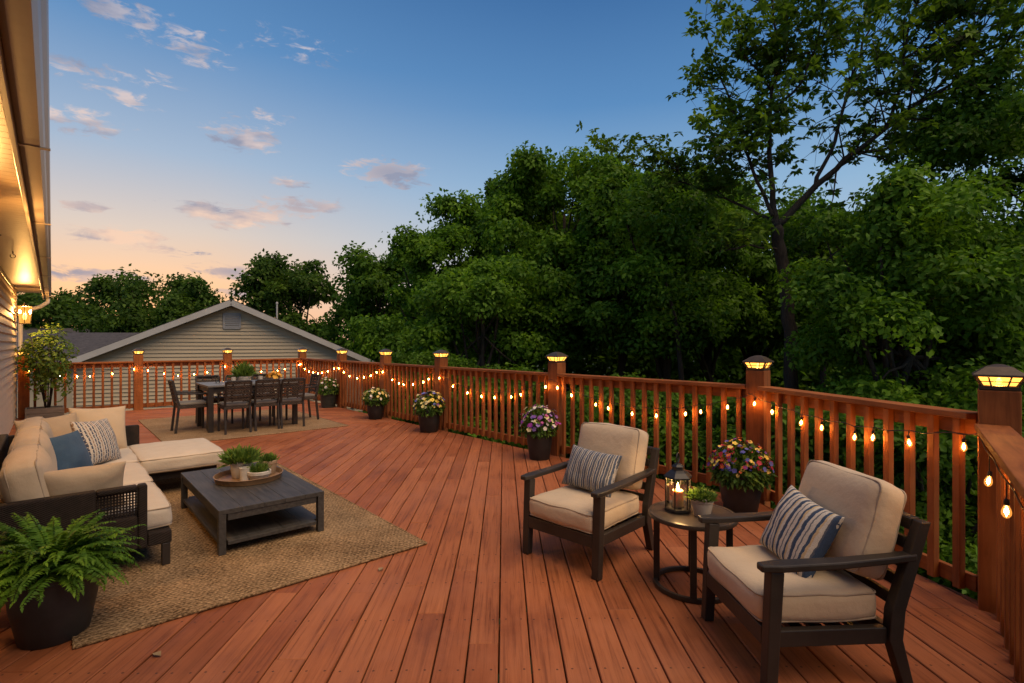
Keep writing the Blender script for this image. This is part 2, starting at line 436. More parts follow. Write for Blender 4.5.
b.inputs['Base Color'].default_value = (0.72, 0.52, 0.30, 1)
b.inputs['Roughness'].default_value = 0.5
b.inputs['Subsurface Weight'].default_value = 0.6
b.inputs['Subsurface Radius'].default_value = (0.06, 0.03, 0.012)
b.inputs['Subsurface Scale'].default_value = 0.6
M['wax'] = m


# ------------------------------------------------------------------ mesh helpers
class MB:
    def __init__(s):
        s.v, s.f = [], []

    def add(s, vs, fs):
        o = len(s.v)
        s.v.extend([tuple(p) for p in vs])
        s.f.extend([tuple(i + o for i in f) for f in fs])
        return s

    def box(s, x0, x1, y0, y1, z0, z1, rz=0, piv=(0, 0)):
        vs = [(x, y, z) for z in (z0, z1) for y in (y0, y1) for x in (x0, x1)]
        if rz:
            c, k = math.cos(rz), math.sin(rz)
            vs = [((x - piv[0]) * c - (y - piv[1]) * k + piv[0], (x - piv[0]) * k + (y - piv[1]) * c + piv[1], z) for x, y, z in vs]
        return s.add(vs, [(0, 2, 3, 1), (4, 5, 7, 6), (0, 1, 5, 4), (2, 6, 7, 3), (0, 4, 6, 2), (1, 3, 7, 5)])

    def beam(s, p0, p1, w, h, up=(0, 0, 1), w1=None, h1=None):
        p0, p1 = Vector(p0), Vector(p1)
        d = (p1 - p0).normalized()
        sd = d.cross(Vector(up))
        if sd.length < 1e-4:
            sd = d.cross(Vector((0, 1, 0)))
        sd.normalize()
        u = sd.cross(d)
        vs = []
        for p, a, b_ in ((p0, w, h), (p1, w1 or w, h1 or h)):
            for i, j in ((-1, -1), (1, -1), (1, 1), (-1, 1)):
                vs.append(p + sd * a * i / 2 + u * b_ * j / 2)
        return s.add(vs, [(3, 2, 1, 0), (4, 5, 6, 7), (0, 1, 5, 4), (1, 2, 6, 5), (2, 3, 7, 6), (3, 0, 4, 7)])

    def tube(s, pts, rad, n=8, cap=True):
        pts = [Vector(p) for p in pts]
        rad = rad if isinstance(rad, (list, tuple)) else [rad] * len(pts)
        vs, fs = [], []
        t0 = (pts[1] - pts[0]).normalized()
        ref = t0.cross(Vector((0.31, 0.17, 0.93)))
        if ref.length < 0.05:
            ref = t0.cross(Vector((1, 0, 0)))
        ref.normalize()
        for i, p in enumerate(pts):
            t = (pts[min(i + 1, len(pts) - 1)] - pts[max(i - 1, 0)]).normalized()
            ref = (ref - t * ref.dot(t)).normalized()
            bi = t.cross(ref)
            for k in range(n):
                a = 2 * math.pi * k / n
                vs.append(p + (ref * math.cos(a) + bi * math.sin(a)) * rad[i])
        for i in range(len(pts) - 1):
            for k in range(n):
                k2 = (k + 1) % n
                fs.append((i * n + k, i * n + k2, (i + 1) * n + k2, (i + 1) * n + k))
        if cap:
            fs.append(tuple(range(n))[::-1])
            fs.append(tuple((len(pts) - 1) * n + k for k in range(n)))
        return s.add(vs, fs)

    def ring(s, c, r, w, h, n=40, sx=1, sy=1):        # rectangular-section ring lying flat
        vs, fs = [], []
        for k in range(n):
            a = 2 * math.pi * k / n
            for rr, z in ((r - w / 2, -h / 2), (r + w / 2, -h / 2), (r + w / 2, h / 2), (r - w / 2, h / 2)):
                vs.append((c[0] + rr * math.cos(a) * sx, c[1] + rr * math.sin(a) * sy, c[2] + z))
        for k in range(n):
            a0, b0 = k * 4, ((k + 1) % n) * 4
            for i in range(4):
                j = (i + 1) % 4
                fs.append((a0 + i, b0 + i, b0 + j, a0 + j))
        return s.add(vs, fs)

    def lathe(s, prof, n=28, c=(0, 0, 0), sx=1, sy=1):
        vs, fs = [], []
        for r, z in prof:
            for k in range(n):
                a = 2 * math.pi * k / n
                vs.append((c[0] + r * math.cos(a) * sx, c[1] + r * math.sin(a) * sy, c[2] + z))
        for i in range(len(prof) - 1):
            for k in range(n):
                k2 = (k + 1) % n
                fs.append((i * n + k, i * n + k2, (i + 1) * n + k2, (i + 1) * n + k))
        fs.append(tuple(range(n))[::-1])
        fs.append(tuple((len(prof) - 1) * n + k for k in range(n)))
        return s.add(vs, fs)

    def rot(s, ang, axis, piv=(0, 0, 0)):
        m_ = Matrix.Translation(piv) @ Matrix.Rotation(ang, 4, axis) @ Matrix.Translation(-Vector(piv))
        s.v = [tuple(m_ @ Vector(p)) for p in s.v]
        return s

    def move(s, x, y, z):
        s.v = [(a + x, b_ + y, c + z) for a, b_, c in s.v]
        return s

    def mesh(s, name):
        me = bpy.data.meshes.new(name)
        me.from_pydata(s.v, [], s.f)
        bm = bmesh.new(); bm.from_mesh(me)
        bmesh.ops.recalc_face_normals(bm, faces=bm.faces)
        bm.to_mesh(me); bm.free()
        return me

    def build(s, name, m_, parent=None, bevel=0.0, smooth=False, seg=2):
        me = s.mesh(name)
        me.materials.append(m_)
        if smooth:
            me.shade_smooth()
            if smooth != True:
                me.set_sharp_from_angle(angle=R(smooth))
        return link(name, me, parent, bevel, seg)


def link(name, me, parent=None, bevel=0.0, seg=2):
    o = bpy.data.objects.new(name, me)
    COL.objects.link(o)
    if parent is not None:
        o.parent = parent
    if bevel:
        b_ = o.modifiers.new('edge', 'BEVEL')
        b_.width = bevel; b_.segments = seg; b_.limit_method = 'ANGLE'; b_.angle_limit = R(40)
        b_.harden_normals = False
    return o


def tag(o, label, cat, group=None):
    o['label'] = label; o['category'] = cat
    if group:
        o['group'] = group
    return o


def thing(name, label, cat, loc=(0, 0, 0), rz=0, group=None):
    o = bpy.data.objects.new(name, None)
    o.empty_display_size = 0.2
    COL.objects.link(o)
    o.location = loc; o.rotation_euler = (0, 0, rz)
    return tag(o, label, cat, group)


KIDS = {}


def dup(root, loc, rz, label, group=None):
    def cp(o, p):
        c = o.copy(); COL.objects.link(c)
        if p is not None:
            c.parent = p
        for ch in [x for x in bpy.data.objects if x.parent == o]:
            cp(ch, c)
        return c
    r = cp(root, None)
    r.location = loc; r.rotation_euler = (0, 0, rz)
    r['label'] = label
    if group:
        r['group'] = group
    return r


def structure(o):
    o['kind'] = 'structure'
    return o


def np_mesh(name, V, Fc, m_):
    """V (n,3), Fc (m,k) -> mesh fast"""
    me = bpy.data.meshes.new(name)
    k = Fc.shape[1]
    me.vertices.add(len(V)); me.vertices.foreach_set('co', V.astype(np.float32).ravel())
    me.loops.add(Fc.size); me.loops.foreach_set('vertex_index', Fc.astype(np.int32).ravel())
    me.polygons.add(len(Fc))
    me.polygons.foreach_set('loop_start', np.arange(0, Fc.size, k, dtype=np.int32))
    me.materials.append(m_)
    me.update(calc_edges=True)
    return me


def unit(a):
    return a / np.maximum(np.linalg.norm(a, axis=-1, keepdims=True), 1e-9)


def leaves(P, AX, NR, Ln, Wd, fold=0.18):
    """folded rhombic leaves: base P, axis AX, normal NR"""
    n = len(P)
    AX = unit(AX); S = unit(np.cross(AX, NR)); NR = np.cross(S, AX)
    Ln = np.broadcast_to(np.asarray(Ln, float), (n,))[:, None]
    Wd = np.broadcast_to(np.asarray(Wd, float), (n,))[:, None]
    v0 = P
    v1 = P + AX * Ln * 0.42 + S * Wd * 0.5 + NR * Wd * fold
    v2 = P + AX * Ln - NR * Ln * 0.10
    v3 = P + AX * Ln * 0.42 - S * Wd * 0.5 + NR * Wd * fold
    V = np.stack([v0, v1, v2, v3], 1).reshape(-1, 3)
    b_ = np.arange(n)[:, None] * 4
    Fc = np.concatenate([b_ + np.array([0, 1, 2]), b_ + np.array([0, 2, 3])], 0)
    return V, Fc


def sprays(C, NRM, K, rad, leaf, width, droop=0.25, jitter=0.35, r0=0.15):
    """each spray: K leaves fanned in a disc with normal NRM about C"""
    n = len(C)
    NRM = unit(NRM)
    T = unit(np.cross(NRM, rng.normal(size=(n, 3))))
    B = np.cross(NRM, T)
    ph = (np.arange(K)[None, :] * 2.399 + rng.uniform(0, 6.28, (n, 1)) + rng.normal(0, 0.3, (n, K)))
    rr = rad * (r0 + (1 - r0) * np.sqrt(rng.uniform(0, 1, (n, K))))
    rd = T[:, None] * np.cos(ph)[..., None] + B[:, None] * np.sin(ph)[..., None]
    P = C[:, None] + rd * rr[..., None] + rng.normal(0, rad * 0.18, (n, K, 3))
    AX = rd + NRM[:, None] * (-droop) + rng.normal(0, jitter, (n, K, 3))
    NR = NRM[:, None] + rng.normal(0, jitter, (n, K, 3))
    sc_ = rng.uniform(0.7, 1.2, n * K)
    return leaves(P.reshape(-1, 3), AX.reshape(-1, 3), NR.reshape(-1, 3), leaf * sc_, width * sc_)


def rand_dirs(n, zmin=-1.0):
    d = unit(rng.normal(size=(n * 3, 3)))
    d = d[d[:, 2] > zmin][:n]
    return d


GZ = -3.1


def trunk_mesh(mb, base, top, r0, r1, limbs, n=9, wob=0.12):
    base, top = Vector(base), Vector(top)
    pts, rad = [], []
    for i in range(9):
        t = i / 8
        p = base.lerp(top, t) + Vector((random.uniform(-wob, wob), random.uniform(-wob, wob), 0)) * (0.3 + t)
        pts.append(p); rad.append(r0 + (r1 - r0) * t if t > 0 else r0 * 1.35)
    mb.tube(pts, rad, n)
    for tgt in limbs:
        tgt = Vector(tgt)
        k = random.randint(3, 7)
        s0 = pts[k]
        mid = s0.lerp(tgt, 0.5) + Vector((random.uniform(-.2, .2), random.uniform(-.2, .2), random.uniform(-0.1, .35)))
        r = rad[k] * 0.55
        q = [s0, s0.lerp(mid, 0.5) + Vector((random.uniform(-.1, .1), random.uniform(-.1, .1), 0)), mid, mid.lerp(tgt, 0.5) + Vector((0, 0, .1)), tgt]
        mb.tube(q, [r, r * .8, r * .6, r * .42, r * .2], 6)
    return pts


def dense_tree(name, label, px, d, ytop, hw, m_, cat='tree', ybot=None, leaf=0.2, nlobe=26, per=70, K=9, lobe=0.36, aspect=1.0, group=None, conif=False, trunk=True, spr=None, seed=None, depth_scale=0.85):
    """broad-leaved tree standing on the ground; crown of many leaf sprays on overlapping lobes"""
    nlobe = int(nlobe * 1.8); lobe *= 0.66; per = int(per * 0.72)
    x, y = at(px, d)
    zt = zof(ytop, d)
    a = hw / F * d
    zb = zof(ybot, d) if ybot else GZ + 1.2
    zb = max(zb, GZ + 0.3)
    h = (zt - zb) / 2
    c = np.array([x, y, zb + h])
    root = thing(name, label, cat, (x, y, GZ), 0, group)
    zz_ = rng.uniform(-0.82, 0.84, nlobe)
    if conif:
        zz_ = np.linspace(-0.8, 0.86, nlobe)
    an_ = rng.uniform(0, 6.283, nlobe)
    pr_ = np.sqrt(1 - np.abs(zz_) ** 2.4) * np.sqrt(rng.uniform(0.05, 1, nlobe)) * 0.84
    LC = np.stack([np.cos(an_) * pr_ * a, np.sin(an_) * pr_ * a * depth_scale, zz_ * h], 1)
    if conif:
        tt = (LC[:, 2] / h + 1) / 2
        LC[:, :2] *= np.clip(1.05 - tt, 0.02, 1)[:, None]
    LR = a * lobe * rng.uniform(0.45, 1.5, nlobe)
    if conif:
        LR *= np.clip(1.2 - (LC[:, 2] / h + 1) / 2, 0.25, 1)
    zs = LC[:, 2] + LR * 0.8
    over = np.maximum(0, zs - h)
    LC[:, 2] -= over
    cs, ns = [], []
    for i in range(nlobe):
        dd = rand_dirs(per, -0.8)
        m2 = len(dd)
        rr = LR[i] * rng.uniform(0.30, 1.25, m2)
        sq = np.array([1.1, 1.1, 0.62])
        cs.append(LC[i] + dd * rr[:, None] * sq)
        ns.append(dd * 0.7 + np.array([0, 0, 0.42]) + rng.normal(0, 0.38, (m2, 3)))
    C = np.concatenate(cs) ; Nn = np.concatenate(ns)
    kz = h / np.percentile(C[:, 2], 99.3)
    up_ = C[:, 2] > 0
    C[up_, 2] *= kz
    kr = a / np.percentile(np.hypot(C[:, 0], C[:, 1]), 97)
    if not conif:
        C[:, :2] *= kr
        LC[:, :2] *= kr
    V, Fc = sprays(C + c - np.array([x, y, GZ]), Nn, K, spr or leaf * 1.5, leaf, leaf * 0.62, droop=0.35)
    me = np_mesh('crown', V, Fc, m_)
    link('crown', me, root)
    if trunk:
        mb = MB()
        lim = [tuple(LC[i] * (1.12 if i % 2 else 0.85) + c - np.array([x, y, GZ])) for i in range(0, nlobe, 3)]
        ht = zb + 1.5 * h - GZ
        trunk_mesh(mb, (0, 0, -0.1), (random.uniform(-.3, .3), random.uniform(-.3, .3), ht), 0.10 + a * 0.045, 0.05, lim)
        mb.build('trunk', M['bark'], root, smooth=True)
    return root


# ------------------------------------------------------------------ ground
mb = MB()
gx, gy = 60, 60
gv = []
for j in range(gy + 1):
    for i in range(gx + 1):
        X = -1200 + 2400 * i / gx if i not in () else 0
        tx = (i / gx) * 2 - 1; ty = (j / gy) * 2 - 1
        X = math.copysign(abs(tx) ** 3 * 1500, tx) + 5
        Y = math.copysign(abs(ty) ** 3 * 1500, ty) + 8
        zz = GZ + 0.18 * mnoise.noise(Vector((X * 0.15, Y * 0.15, 0)))
        gv.append((X, Y, zz))
gf = [(j * (gx + 1) + i, j * (gx + 1) + i + 1, (j + 1) * (gx + 1) + i + 1, (j + 1) * (gx + 1) + i) for j in range(gy) for i in range(gx)]
mb.add(gv, gf)
structure(mb.build('ground', M['ground'], smooth=True))

# ------------------------------------------------------------------ deck
XW, XR, YF = -0.54, 4.93, 13.9           # house wall, long railing, far railing
P_ANG, P_END = (4.93, 2.11), (3.87, 0.365)
P_BACK = (-0.5, -0.445)
P_ENDB = (3.87, 0.388)
deck_poly = [(XW, -0.62), (P_END[0] - 0.02, P_END[1] - 0.0), (4.86, 2.13), (4.86, YF - 0.06), (XW, YF - 0.06)]
SEAM = 8.62


def clip_poly(poly, nx, ny, c):           # keep nx*x+ny*y <= c
    out = []
    for i in range(len(poly)):
        p, q = poly[i], poly[(i + 1) % len(poly)]
        dp, dq = nx * p[0] + ny * p[1] - c, nx * q[0] + ny * q[1] - c
        if dp <= 0:
            out.append(p)
        if (dp < 0 < dq) or (dq < 0 < dp):
            t = dp / (dp - dq)
            out.append((p[0] + (q[0] - p[0]) * t, p[1] + (q[1] - p[1]) * t))
    return out


def convex_clip(poly, clip):
    n = len(clip)
    for i in range(n):
        a_, b_ = clip[i], clip[(i + 1) % n]
        ex, ey = b_[0] - a_[0], b_[1] - a_[1]
        nx, ny = ey, -ex                     # outward for CCW
        poly = clip_poly(poly, nx, ny, nx * a_[0] + ny * a_[1])
        if len(poly) < 3:
            return []
    return poly


def shrink(poly, e):
    # inset polygon edge by edge
    out = poly
    n = len(poly)
    for i in range(n):
        a_, b_ = poly[i], poly[(i + 1) % n]
        ex, ey = b_[0] - a_[0], b_[1] - a_[1]
        l = math.hypot(ex, ey)
        if l < 1e-5:
            continue
        nx, ny = ey / l, -ex / l
        out = clip_poly(out, nx, ny, nx * a_[0] + ny * a_[1] - e)
        if len(out) < 3:
            return []
    return out


dv, df, duv, dsc = [], [], [], []


def lay_boards(region, ang, width=0.147, gap=0.0075):
    c, s = math.cos(ang), math.sin(ang)
    t = -16.0
    while t < 18:
        offs = random.uniform(0, 50); offt = random.uniform(0, 50)
        cuts = [-16 + random.uniform(0, 3.6)]
        while cuts[-1] < 24:
            cuts.append(cuts[-1] + random.choice((2.44, 3.05, 3.66, 4.27)))
        for s0, s1 in zip(cuts[:-1], cuts[1:]):
            r = [(s0 + 0.0015, t + gap / 2), (s1 - 0.0015, t + gap / 2), (s1 - 0.0015, t + width - gap / 2), (s0 + 0.0015, t + width - gap / 2)]
            poly = [(p * c - q * s, p * s + q * c) for p, q in r]
            poly = convex_clip(poly, region)
            if len(poly) < 3:
                continue
            inner = shrink(poly, 0.0035)
            if len(inner) != len(poly):
                gx_ = sum(p[0] for p in poly) / len(poly); gy_ = sum(p[1] for p in poly) / len(poly)
                inner = [(p[0] + (gx_ - p[0]) * 0.02, p[1] + (gy_ - p[1]) * 0.02) for p in poly]
            n = len(poly); o = len(dv)
            dz = random.uniform(-0.0025, 0.002)
            for P, z in ((inner, dz), (poly, dz - 0.0035), (poly, -0.032)):
                for p in P:
                    dv.append((p[0], p[1], z))
                    ss, qq = p[0] * c + p[1] * s, -p[0] * s + p[1] * c
                    duv.append((ss + offs + 13 * (s0 % 1), qq + offt)); dsc.append((ss, qq - t - width / 2, 0))
            df.append(tuple(o + i for i in range(n)))
            for a_, b_ in ((0, n), (n, 2 * n)):
                for i in range(n):
                    j = (i + 1) % n
                    df.append((o + b_ + i, o + b_ + j, o + a_ + j, o + a_ + i))
        t += width


near_region = clip_poly(deck_poly, 0, 1, SEAM - 0.003)
far_region = clip_poly(deck_poly, 0, -1, -(SEAM + 0.003))
lay_boards(near_region, R(49.4))
lay_boards(far_region, R(-40.6))
me = bpy.data.meshes.new('deck')
me.from_pydata(dv, [], df)
me.materials.append(M['deck'])
ul = me.uv_layers.new(name='UVMap')
li = np.zeros(len(me.loops), np.int32); me.loops.foreach_get('vertex_index', li)
ul.data.foreach_set('uv', np.array(duv, np.float32)[li].ravel())
at_ = me.attributes.new('screw', 'FLOAT_VECTOR', 'POINT')
at_.data.foreach_set('vector', np.array(dsc, np.float32).ravel())
structure(link('deck', me))
# dark joists and rim below
mb = MB()
y = 0.0
for k in range(36):
    yy = -0.4 + k * 0.41
    mb.box(XW + 0.02, 4.80 if yy > 2.1 else 3.5, yy, yy + 0.04, -0.26, -0.036)
rimp = [deck_poly[1], deck_poly[2], deck_poly[3], deck_poly[4]]
for a_, b_ in zip(rimp[:-1], rimp[1:]):
    ax, ay = a_; bx, by = b_
    l = math.hypot(bx - ax, by - ay); ix, iy = -(by - ay) / l, (bx - ax) / l
    mb.beam((ax + ix * .03, ay + iy * .03, -0.16), (bx + ix * .03, by + iy * .03, -0.16), 0.036, 0.245)
structure(mb.build('deck_framing', M['rail']))

# ------------------------------------------------------------------ railing
RAIL_H = 1.055
LAMPS = {}


def make_post(root, x, y, rz, w=0.165, lit=True, h=1.195):
    mb = MB().box(-w / 2, w / 2, -w / 2, w / 2, -0.6, h)
    p = mb.build('post', M['rail'], root, bevel=0.006)
    p.location = (x, y, 0); p.rotation_euler = (0, 0, rz)
    q = w / 2
    cap = MB()
    cap.lathe([(q * 1.30, 0.0), (q * 1.36, 0.004), (q * 1.36, 0.022), (q * 1.15, 0.026)], 4)
    # corner bars flaring out under the roof
    r0, r1 = q * 1.18, q * 1.62
    for k in range(4):
        a_ = math.pi / 2 * k
        cap.beam((r0 * math.cos(a_), r0 * math.sin(a_), 0.022), (r1 * math.cos(a_), r1 * math.sin(a_), 0.074), 0.012, 0.012)
        a2 = a_ + math.pi / 4
        m0, m1 = r0 * .7071 + .002, r1 * .7071 + .003
        for off in (-0.33, 0.33):
            tx, ty = -math.sin(a2), math.cos(a2)
            cap.beam((m0 * math.cos(a2) + tx * off * r0, m0 * math.sin(a2) + ty * off * r0, 0.024), (m1 * math.cos(a2) + tx * off * r1, m1 * math.sin(a2) + ty * off * r1, 0.074), 0.006, 0.006)
        mm = (m0 + m1) / 2 + .002
        cap.beam((mm * math.cos(a2) - math.sin(a2) * mm, mm * math.sin(a2) + math.cos(a2) * mm, 0.047), (mm * math.cos(a2) + math.sin(a2) * mm, mm * math.sin(a2) - math.cos(a2) * mm, 0.047), 0.005, 0.005)
    cap.lathe([(q * 1.80, 0.072), (q * 1.83, 0.078), (q * 1.80, 0.084), (q * 0.9, 0.125), (q * 0.3, 0.138), (0.004, 0.140)], 4)
    cap.rot(R(45), 'Z')
    co = cap.build('post_cap_light', M['bronze'], root)
    co.location = (x, y, h + 0.001); co.rotation_euler = (0, 0, rz)
    pn = MB().lathe([(q * 1.16, 0.026), (q * 1.58, 0.073)], 4)
    pn.f = pn.f[:4]
    pn.rot(R(45), 'Z')
    po = pn.build('lamp_pane', M['pane'], co)
    cr = MB().lathe([(0.004, 0.03), (0.012, 0.036), (0.013, 0.052), (0.004, 0.064)], 10)
    cr.build('lamp_bulb', M['core'], co, smooth=True)
    if 'cap' not in LAMPS:
        ld_ = bpy.data.lights.new('cap_light', 'POINT')
        ld_.energy = 8.0; ld_.color = (1.0, 0.50, 0.15); ld_.shadow_soft_size = 0.02
        LAMPS['cap'] = ld_
    lo2 = bpy.data.objects.new('cap_light', LAMPS['cap']); COL.objects.link(lo2); lo2.parent = co
    lo2.location = (0, 0, 0.067)
    return p


def make_run(root, a, b, inward, spacing=0.152, clear=0.085, boff=0.0395, roff=0.0, dz=0.0):
    """cap board, two rails and balusters between two posts"""
    ax, ay = a; bx, by = b
    dx, dy = bx - ax, by - ay
    l = math.hypot(dx, dy); dx /= l; dy /= l
    rz = math.atan2(dy, dx)
    nx, ny = inward
    p0 = (ax + dx * clear, ay + dy * clear); p1 = (bx - dx * clear, by - dy * clear)

    def along(mbk, off, z, w, h, name):
        L0 = l - 2 * clear
        mb_ = MB().box(-w / 2, w / 2, -h / 2, h / 2, 0, L0)      # built along local Z so the grain runs lengthwise
        o = mb_.build(name, M['rail'], root, bevel=0.004)
        o.location = (p0[0] + nx * off, p0[1] + ny * off, z)
        e1 = Vector((-dy, dx, 0)); e3 = Vector((dx, dy, 0)); e2 = e3.cross(e1)
        o.rotation_euler = Matrix((e1, e2, e3)).transposed().to_euler()
        return o
    along(None, 0.012, RAIL_H - 0.018 + dz, 0.142, 0.036, 'top_rail')
    along(None, roff, RAIL_H - 0.036 - 0.046 + dz, 0.036, 0.089, 'upper_rail')
    along(None, roff, 0.085, 0.036, 0.089, 'bottom_rail')
    n = max(2, int(round((l - 2 * clear) / spacing)))
    for k in range(n):
        t = clear + (l - 2 * clear) * (k + 0.5) / n
        if BAL.get('m') is None:
            BAL['m'] = MB().box(-0.021, 0.021, -0.021, 0.021, 0.035, RAIL_H - 0.04)
            BAL['o'] = o = BAL['m'].build('baluster', M['rail'], root, bevel=0.003)
        else:
            o = BAL['o'].copy(); COL.objects.link(o); o.parent = root
        o.location = (ax + dx * t + nx * boff, ay + dy * t + ny * boff, dz + random.uniform(-.004, .004))
        o.rotation_euler = (0, 0, rz)


BAL = {}
long_posts = [13.9, 11.4, 9.33, 7.38, 4.69, 2.11]
far_posts = [3.16, 1.41, -0.41]
root = thing('deck_railing', 'long straight red wooden railing beside the woods, with flower pots along its foot', 'railing', (XR, 8, 0))
root.location = (0, 0, 0)
for yv in long_posts:
    make_post(root, XR, yv, R(4) if yv == 2.11 else 0)
for a_, b_ in zip(long_posts[:-1], long_posts[1:]):
    make_run(root, (XR, a_), (XR, b_), (-1, 0))
root = thing('deck_railing', 'red wooden railing across the far end of the deck before the gable house', 'railing')
for xv in far_posts:
    make_post(root, xv, YF, 0)
for a_, b_ in zip([XR] + far_posts[:-1], far_posts):
    make_run(root, (a_, YF), (b_, YF), (0, -1))
root = thing('deck_railing', 'short red railing section behind the nearest armchair, ending at the tall near corner post', 'railing')
dxy = Vector((P_END[0] - P_ANG[0], P_END[1] - P_ANG[1])).normalized()
inn = (-abs(dxy.y), abs(dxy.x))
ANG_IN = (dxy.y, -dxy.x)
if ANG_IN[0] > 0:
    ANG_IN = (-ANG_IN[0], -ANG_IN[1])
make_post(root, P_END[0], P_END[1], R(8), w=0.17)
make_run(root, P_ANG, P_END, ANG_IN, clear=0.105)
root = thing('deck_railing', 'nearest railing section running off the right edge from the corner post', 'railing')
dB = Vector((P_BACK[0] - P_ENDB[0], P_BACK[1] - P_ENDB[1])).normalized()
B_IN = (dB.y, -dB.x)
if B_IN[1] < 0:
    B_IN = (-B_IN[0], -B_IN[1])
make_run(root, P_ENDB, P_BACK, B_IN, clear=0.09, boff=-0.02, roff=-0.0595, dz=-0.043)

# ------------------------------------------------------------------ string lights
string = thing('string_lights', 'string of small warm globe bulbs draped in swags along the deck railing', 'string lights')
cab = MB()
bulb_proto = {}


def hang_bulb(x, y, z):
    if not bulb_proto:
        g = MB().lathe([(0.007, 0.0), (0.009, -0.007), (0.0135, -0.017), (0.0162, -0.030), (0.015, -0.041), (0.009, -0.050), (0.002, -0.054)], 12)
        bo = g.build('bulb', M['bulb'], string, smooth=True)
        so = MB().lathe([(0.004, 0.022), (0.0085, 0.018), (0.0095, 0.004), (0.0085, -0.002)], 8).build('socket', M['black'], bo, smooth=40)
        fo = MB().lathe([(0.001, -0.012), (0.006, -0.020), (0.007, -0.031), (0.0015, -0.042)], 8).build('filament', M['filament'], bo, smooth=True)
        bulb_proto['o'] = bo; bulb_proto['k'] = [so, fo]
    else:
        bo = bulb_proto['o'].copy(); COL.objects.link(bo); bo.parent = string
        for k in bulb_proto['k']:
            c = k.copy(); COL.objects.link(c); c.parent = bo
    bo.location = (x, y, z)
    bo.rotation_euler = (random.uniform(-.12, .12), random.uniform(-.12, .12), random.uniform(0, 3))


def swag(a, b, inward, n, sag, z0=0.985, z1=0.985, off=0.115, ts=None):
    pts = []
    K = 24
    for i in range(K + 1):
        t = i / K
        x = a[0] + (b[0] - a[0]) * t + inward[0] * off; y = a[1] + (b[1] - a[1]) * t + inward[1] * off
        z = z0 + (z1 - z0) * t - sag * 4 * t * (1 - t) + 0.008 * math.sin(i * 2.1)
        pts.append((x, y, z))
    cab.tube(pts, 0.0034, 5)
    for k in range(n):
        t = (0.045 if k == 0 else (k + 0.45 + random.uniform(-.3, .3)) / n) if ts is None else ts[k]
        i = min(int(t * K), K - 1); f = t * K - i
        p = Vector(pts[i]).lerp(Vector(pts[i + 1]), f)
        dr = random.choice((0.02, 0.024, 0.03)) + (0.05 if ts else 0)
        cab.tube([p, p + Vector((0, 0, -dr))], 0.0028, 5)
        hang_bulb(p.x, p.y, p.z - dr - 0.020)


for i, (a_, b_) in enumerate(zip([XR] + far_posts[:-1], far_posts)):
    swag((a_, YF), (b_, YF), (0, -1), 6, random.uniform(.13, .2))
for i, (a_, b_) in enumerate(zip(long_posts[:-1], long_posts[1:])):
    swag((XR, a_), (XR, b_), (-1, 0), (8, 7, 7, 8, 9)[i], (0.2, 0.2, 0.22, 0.26, 0.24)[i])
swag(P_ANG, P_END, ANG_IN, 8, 0.10, 0.98, 0.96, 0.10)
swag(P_ENDB, P_BACK, B_IN, 4, 0.02, 0.93, 0.93, 0.06, ts=(0.12, 0.25, 0.6, 0.8))
cab.build('cable', M['black'], string)

# ------------------------------------------------------------------ our house (left)
house = thing('house', 'cream sided house wall and lit eave at the left edge of the deck', 'house')


def clapboard(mb, p0, p1, out, z0, z1, step=0.115, proud=0.016, x0f=None, x1f=None):
    """lapped siding courses between plan points p0 and p1"""
    z = z0
    while z < z1 - 1e-4:
        zt = min(z + step, z1)
        a0 = x0f(z) if x0f else 0.0; a1 = x1f(z) if x1f else 1.0
        c0 = x0f(zt) if x0f else 0.0; c1 = x1f(zt) if x1f else 1.0
        if a1 <= a0:
            break
        if c1 < c0:
            c0 = c1 = (c0 + c1) / 2

        def P(t, zz, pr):
            return (p0[0] + (p1[0] - p0[0]) * t + out[0] * pr, p0[1] + (p1[1] - p0[1]) * t + out[1] * pr, zz)
        vs = [P(a0, z, proud), P(a1, z, proud), P(c1, zt, 0.002), P(c0, zt, 0.002), P(a0, z, 0), P(a1, z, 0)]
        mb.add(vs, [(0, 1, 2, 3), (4, 5, 1, 0)])
        z = zt


wall = MB()
HY1 = 14.15
clapboard(wall, (XW, -4), (XW, HY1 - 0.09), (1, 0), -0.4, 2.48, step=0.125, proud=0.032)
clapboard(wall, (XW - 0.1, HY1 + .01), (XW - 8, HY1 + .01), (0, 1), -3.0, 2.48)
wall.box(XW - 8, XW - 0.02, -4, HY1, -3.1, 2.47)
wall.build('wall', M['siding'], house)
MB().box(XW - 0.09, XW + 0.024, HY1 - 0.09, HY1 + 0.03, -3, 2.48).build('corner_trim', M['white'], house, bevel=0.004)
MB().box(XW + 0.001, XW + 0.03, -4, HY1 - 0.1, 2.40, 2.474).build('frieze_board', M['soffit'], house, bevel=0.004)
GX = -0.012
sof = MB()
y = -4.0
while y < HY1 + 0.4:                      # ribbed soffit panels
    sof.box(XW + 0.0, GX - 0.125, y, y + 0.098, 2.482, 2.496)
    sof.box(XW + 0.0, GX - 0.125, y + 0.098, y + 0.102, 2.487, 2.497)
    y += 0.102
sof.build('soffit', M['soffit'], house)
MB().box(GX - 0.127, GX - 0.106, -4, HY1 + 0.42, 2.34, 2.52).build('fascia', M['gutter'], house, bevel=0.003)
gut = MB()
prof = [(-0.104, 2.50), (-0.104, 2.385), (-0.085, 2.372), (-0.03, 2.372), (-0.018, 2.40), (-0.012, 2.43), (0.0, 2.455), (0.004, 2.478), (0.004, 2.50), (-0.006, 2.505), (-0.006, 2.495), (-0.014, 2.45), (-0.035, 2.385), (-0.085, 2.382), (-0.094, 2.50)]
vs = [(GX + px_, yy, z) for yy in (-4, HY1 + 0.42) for px_, z in prof]
n = len(prof)
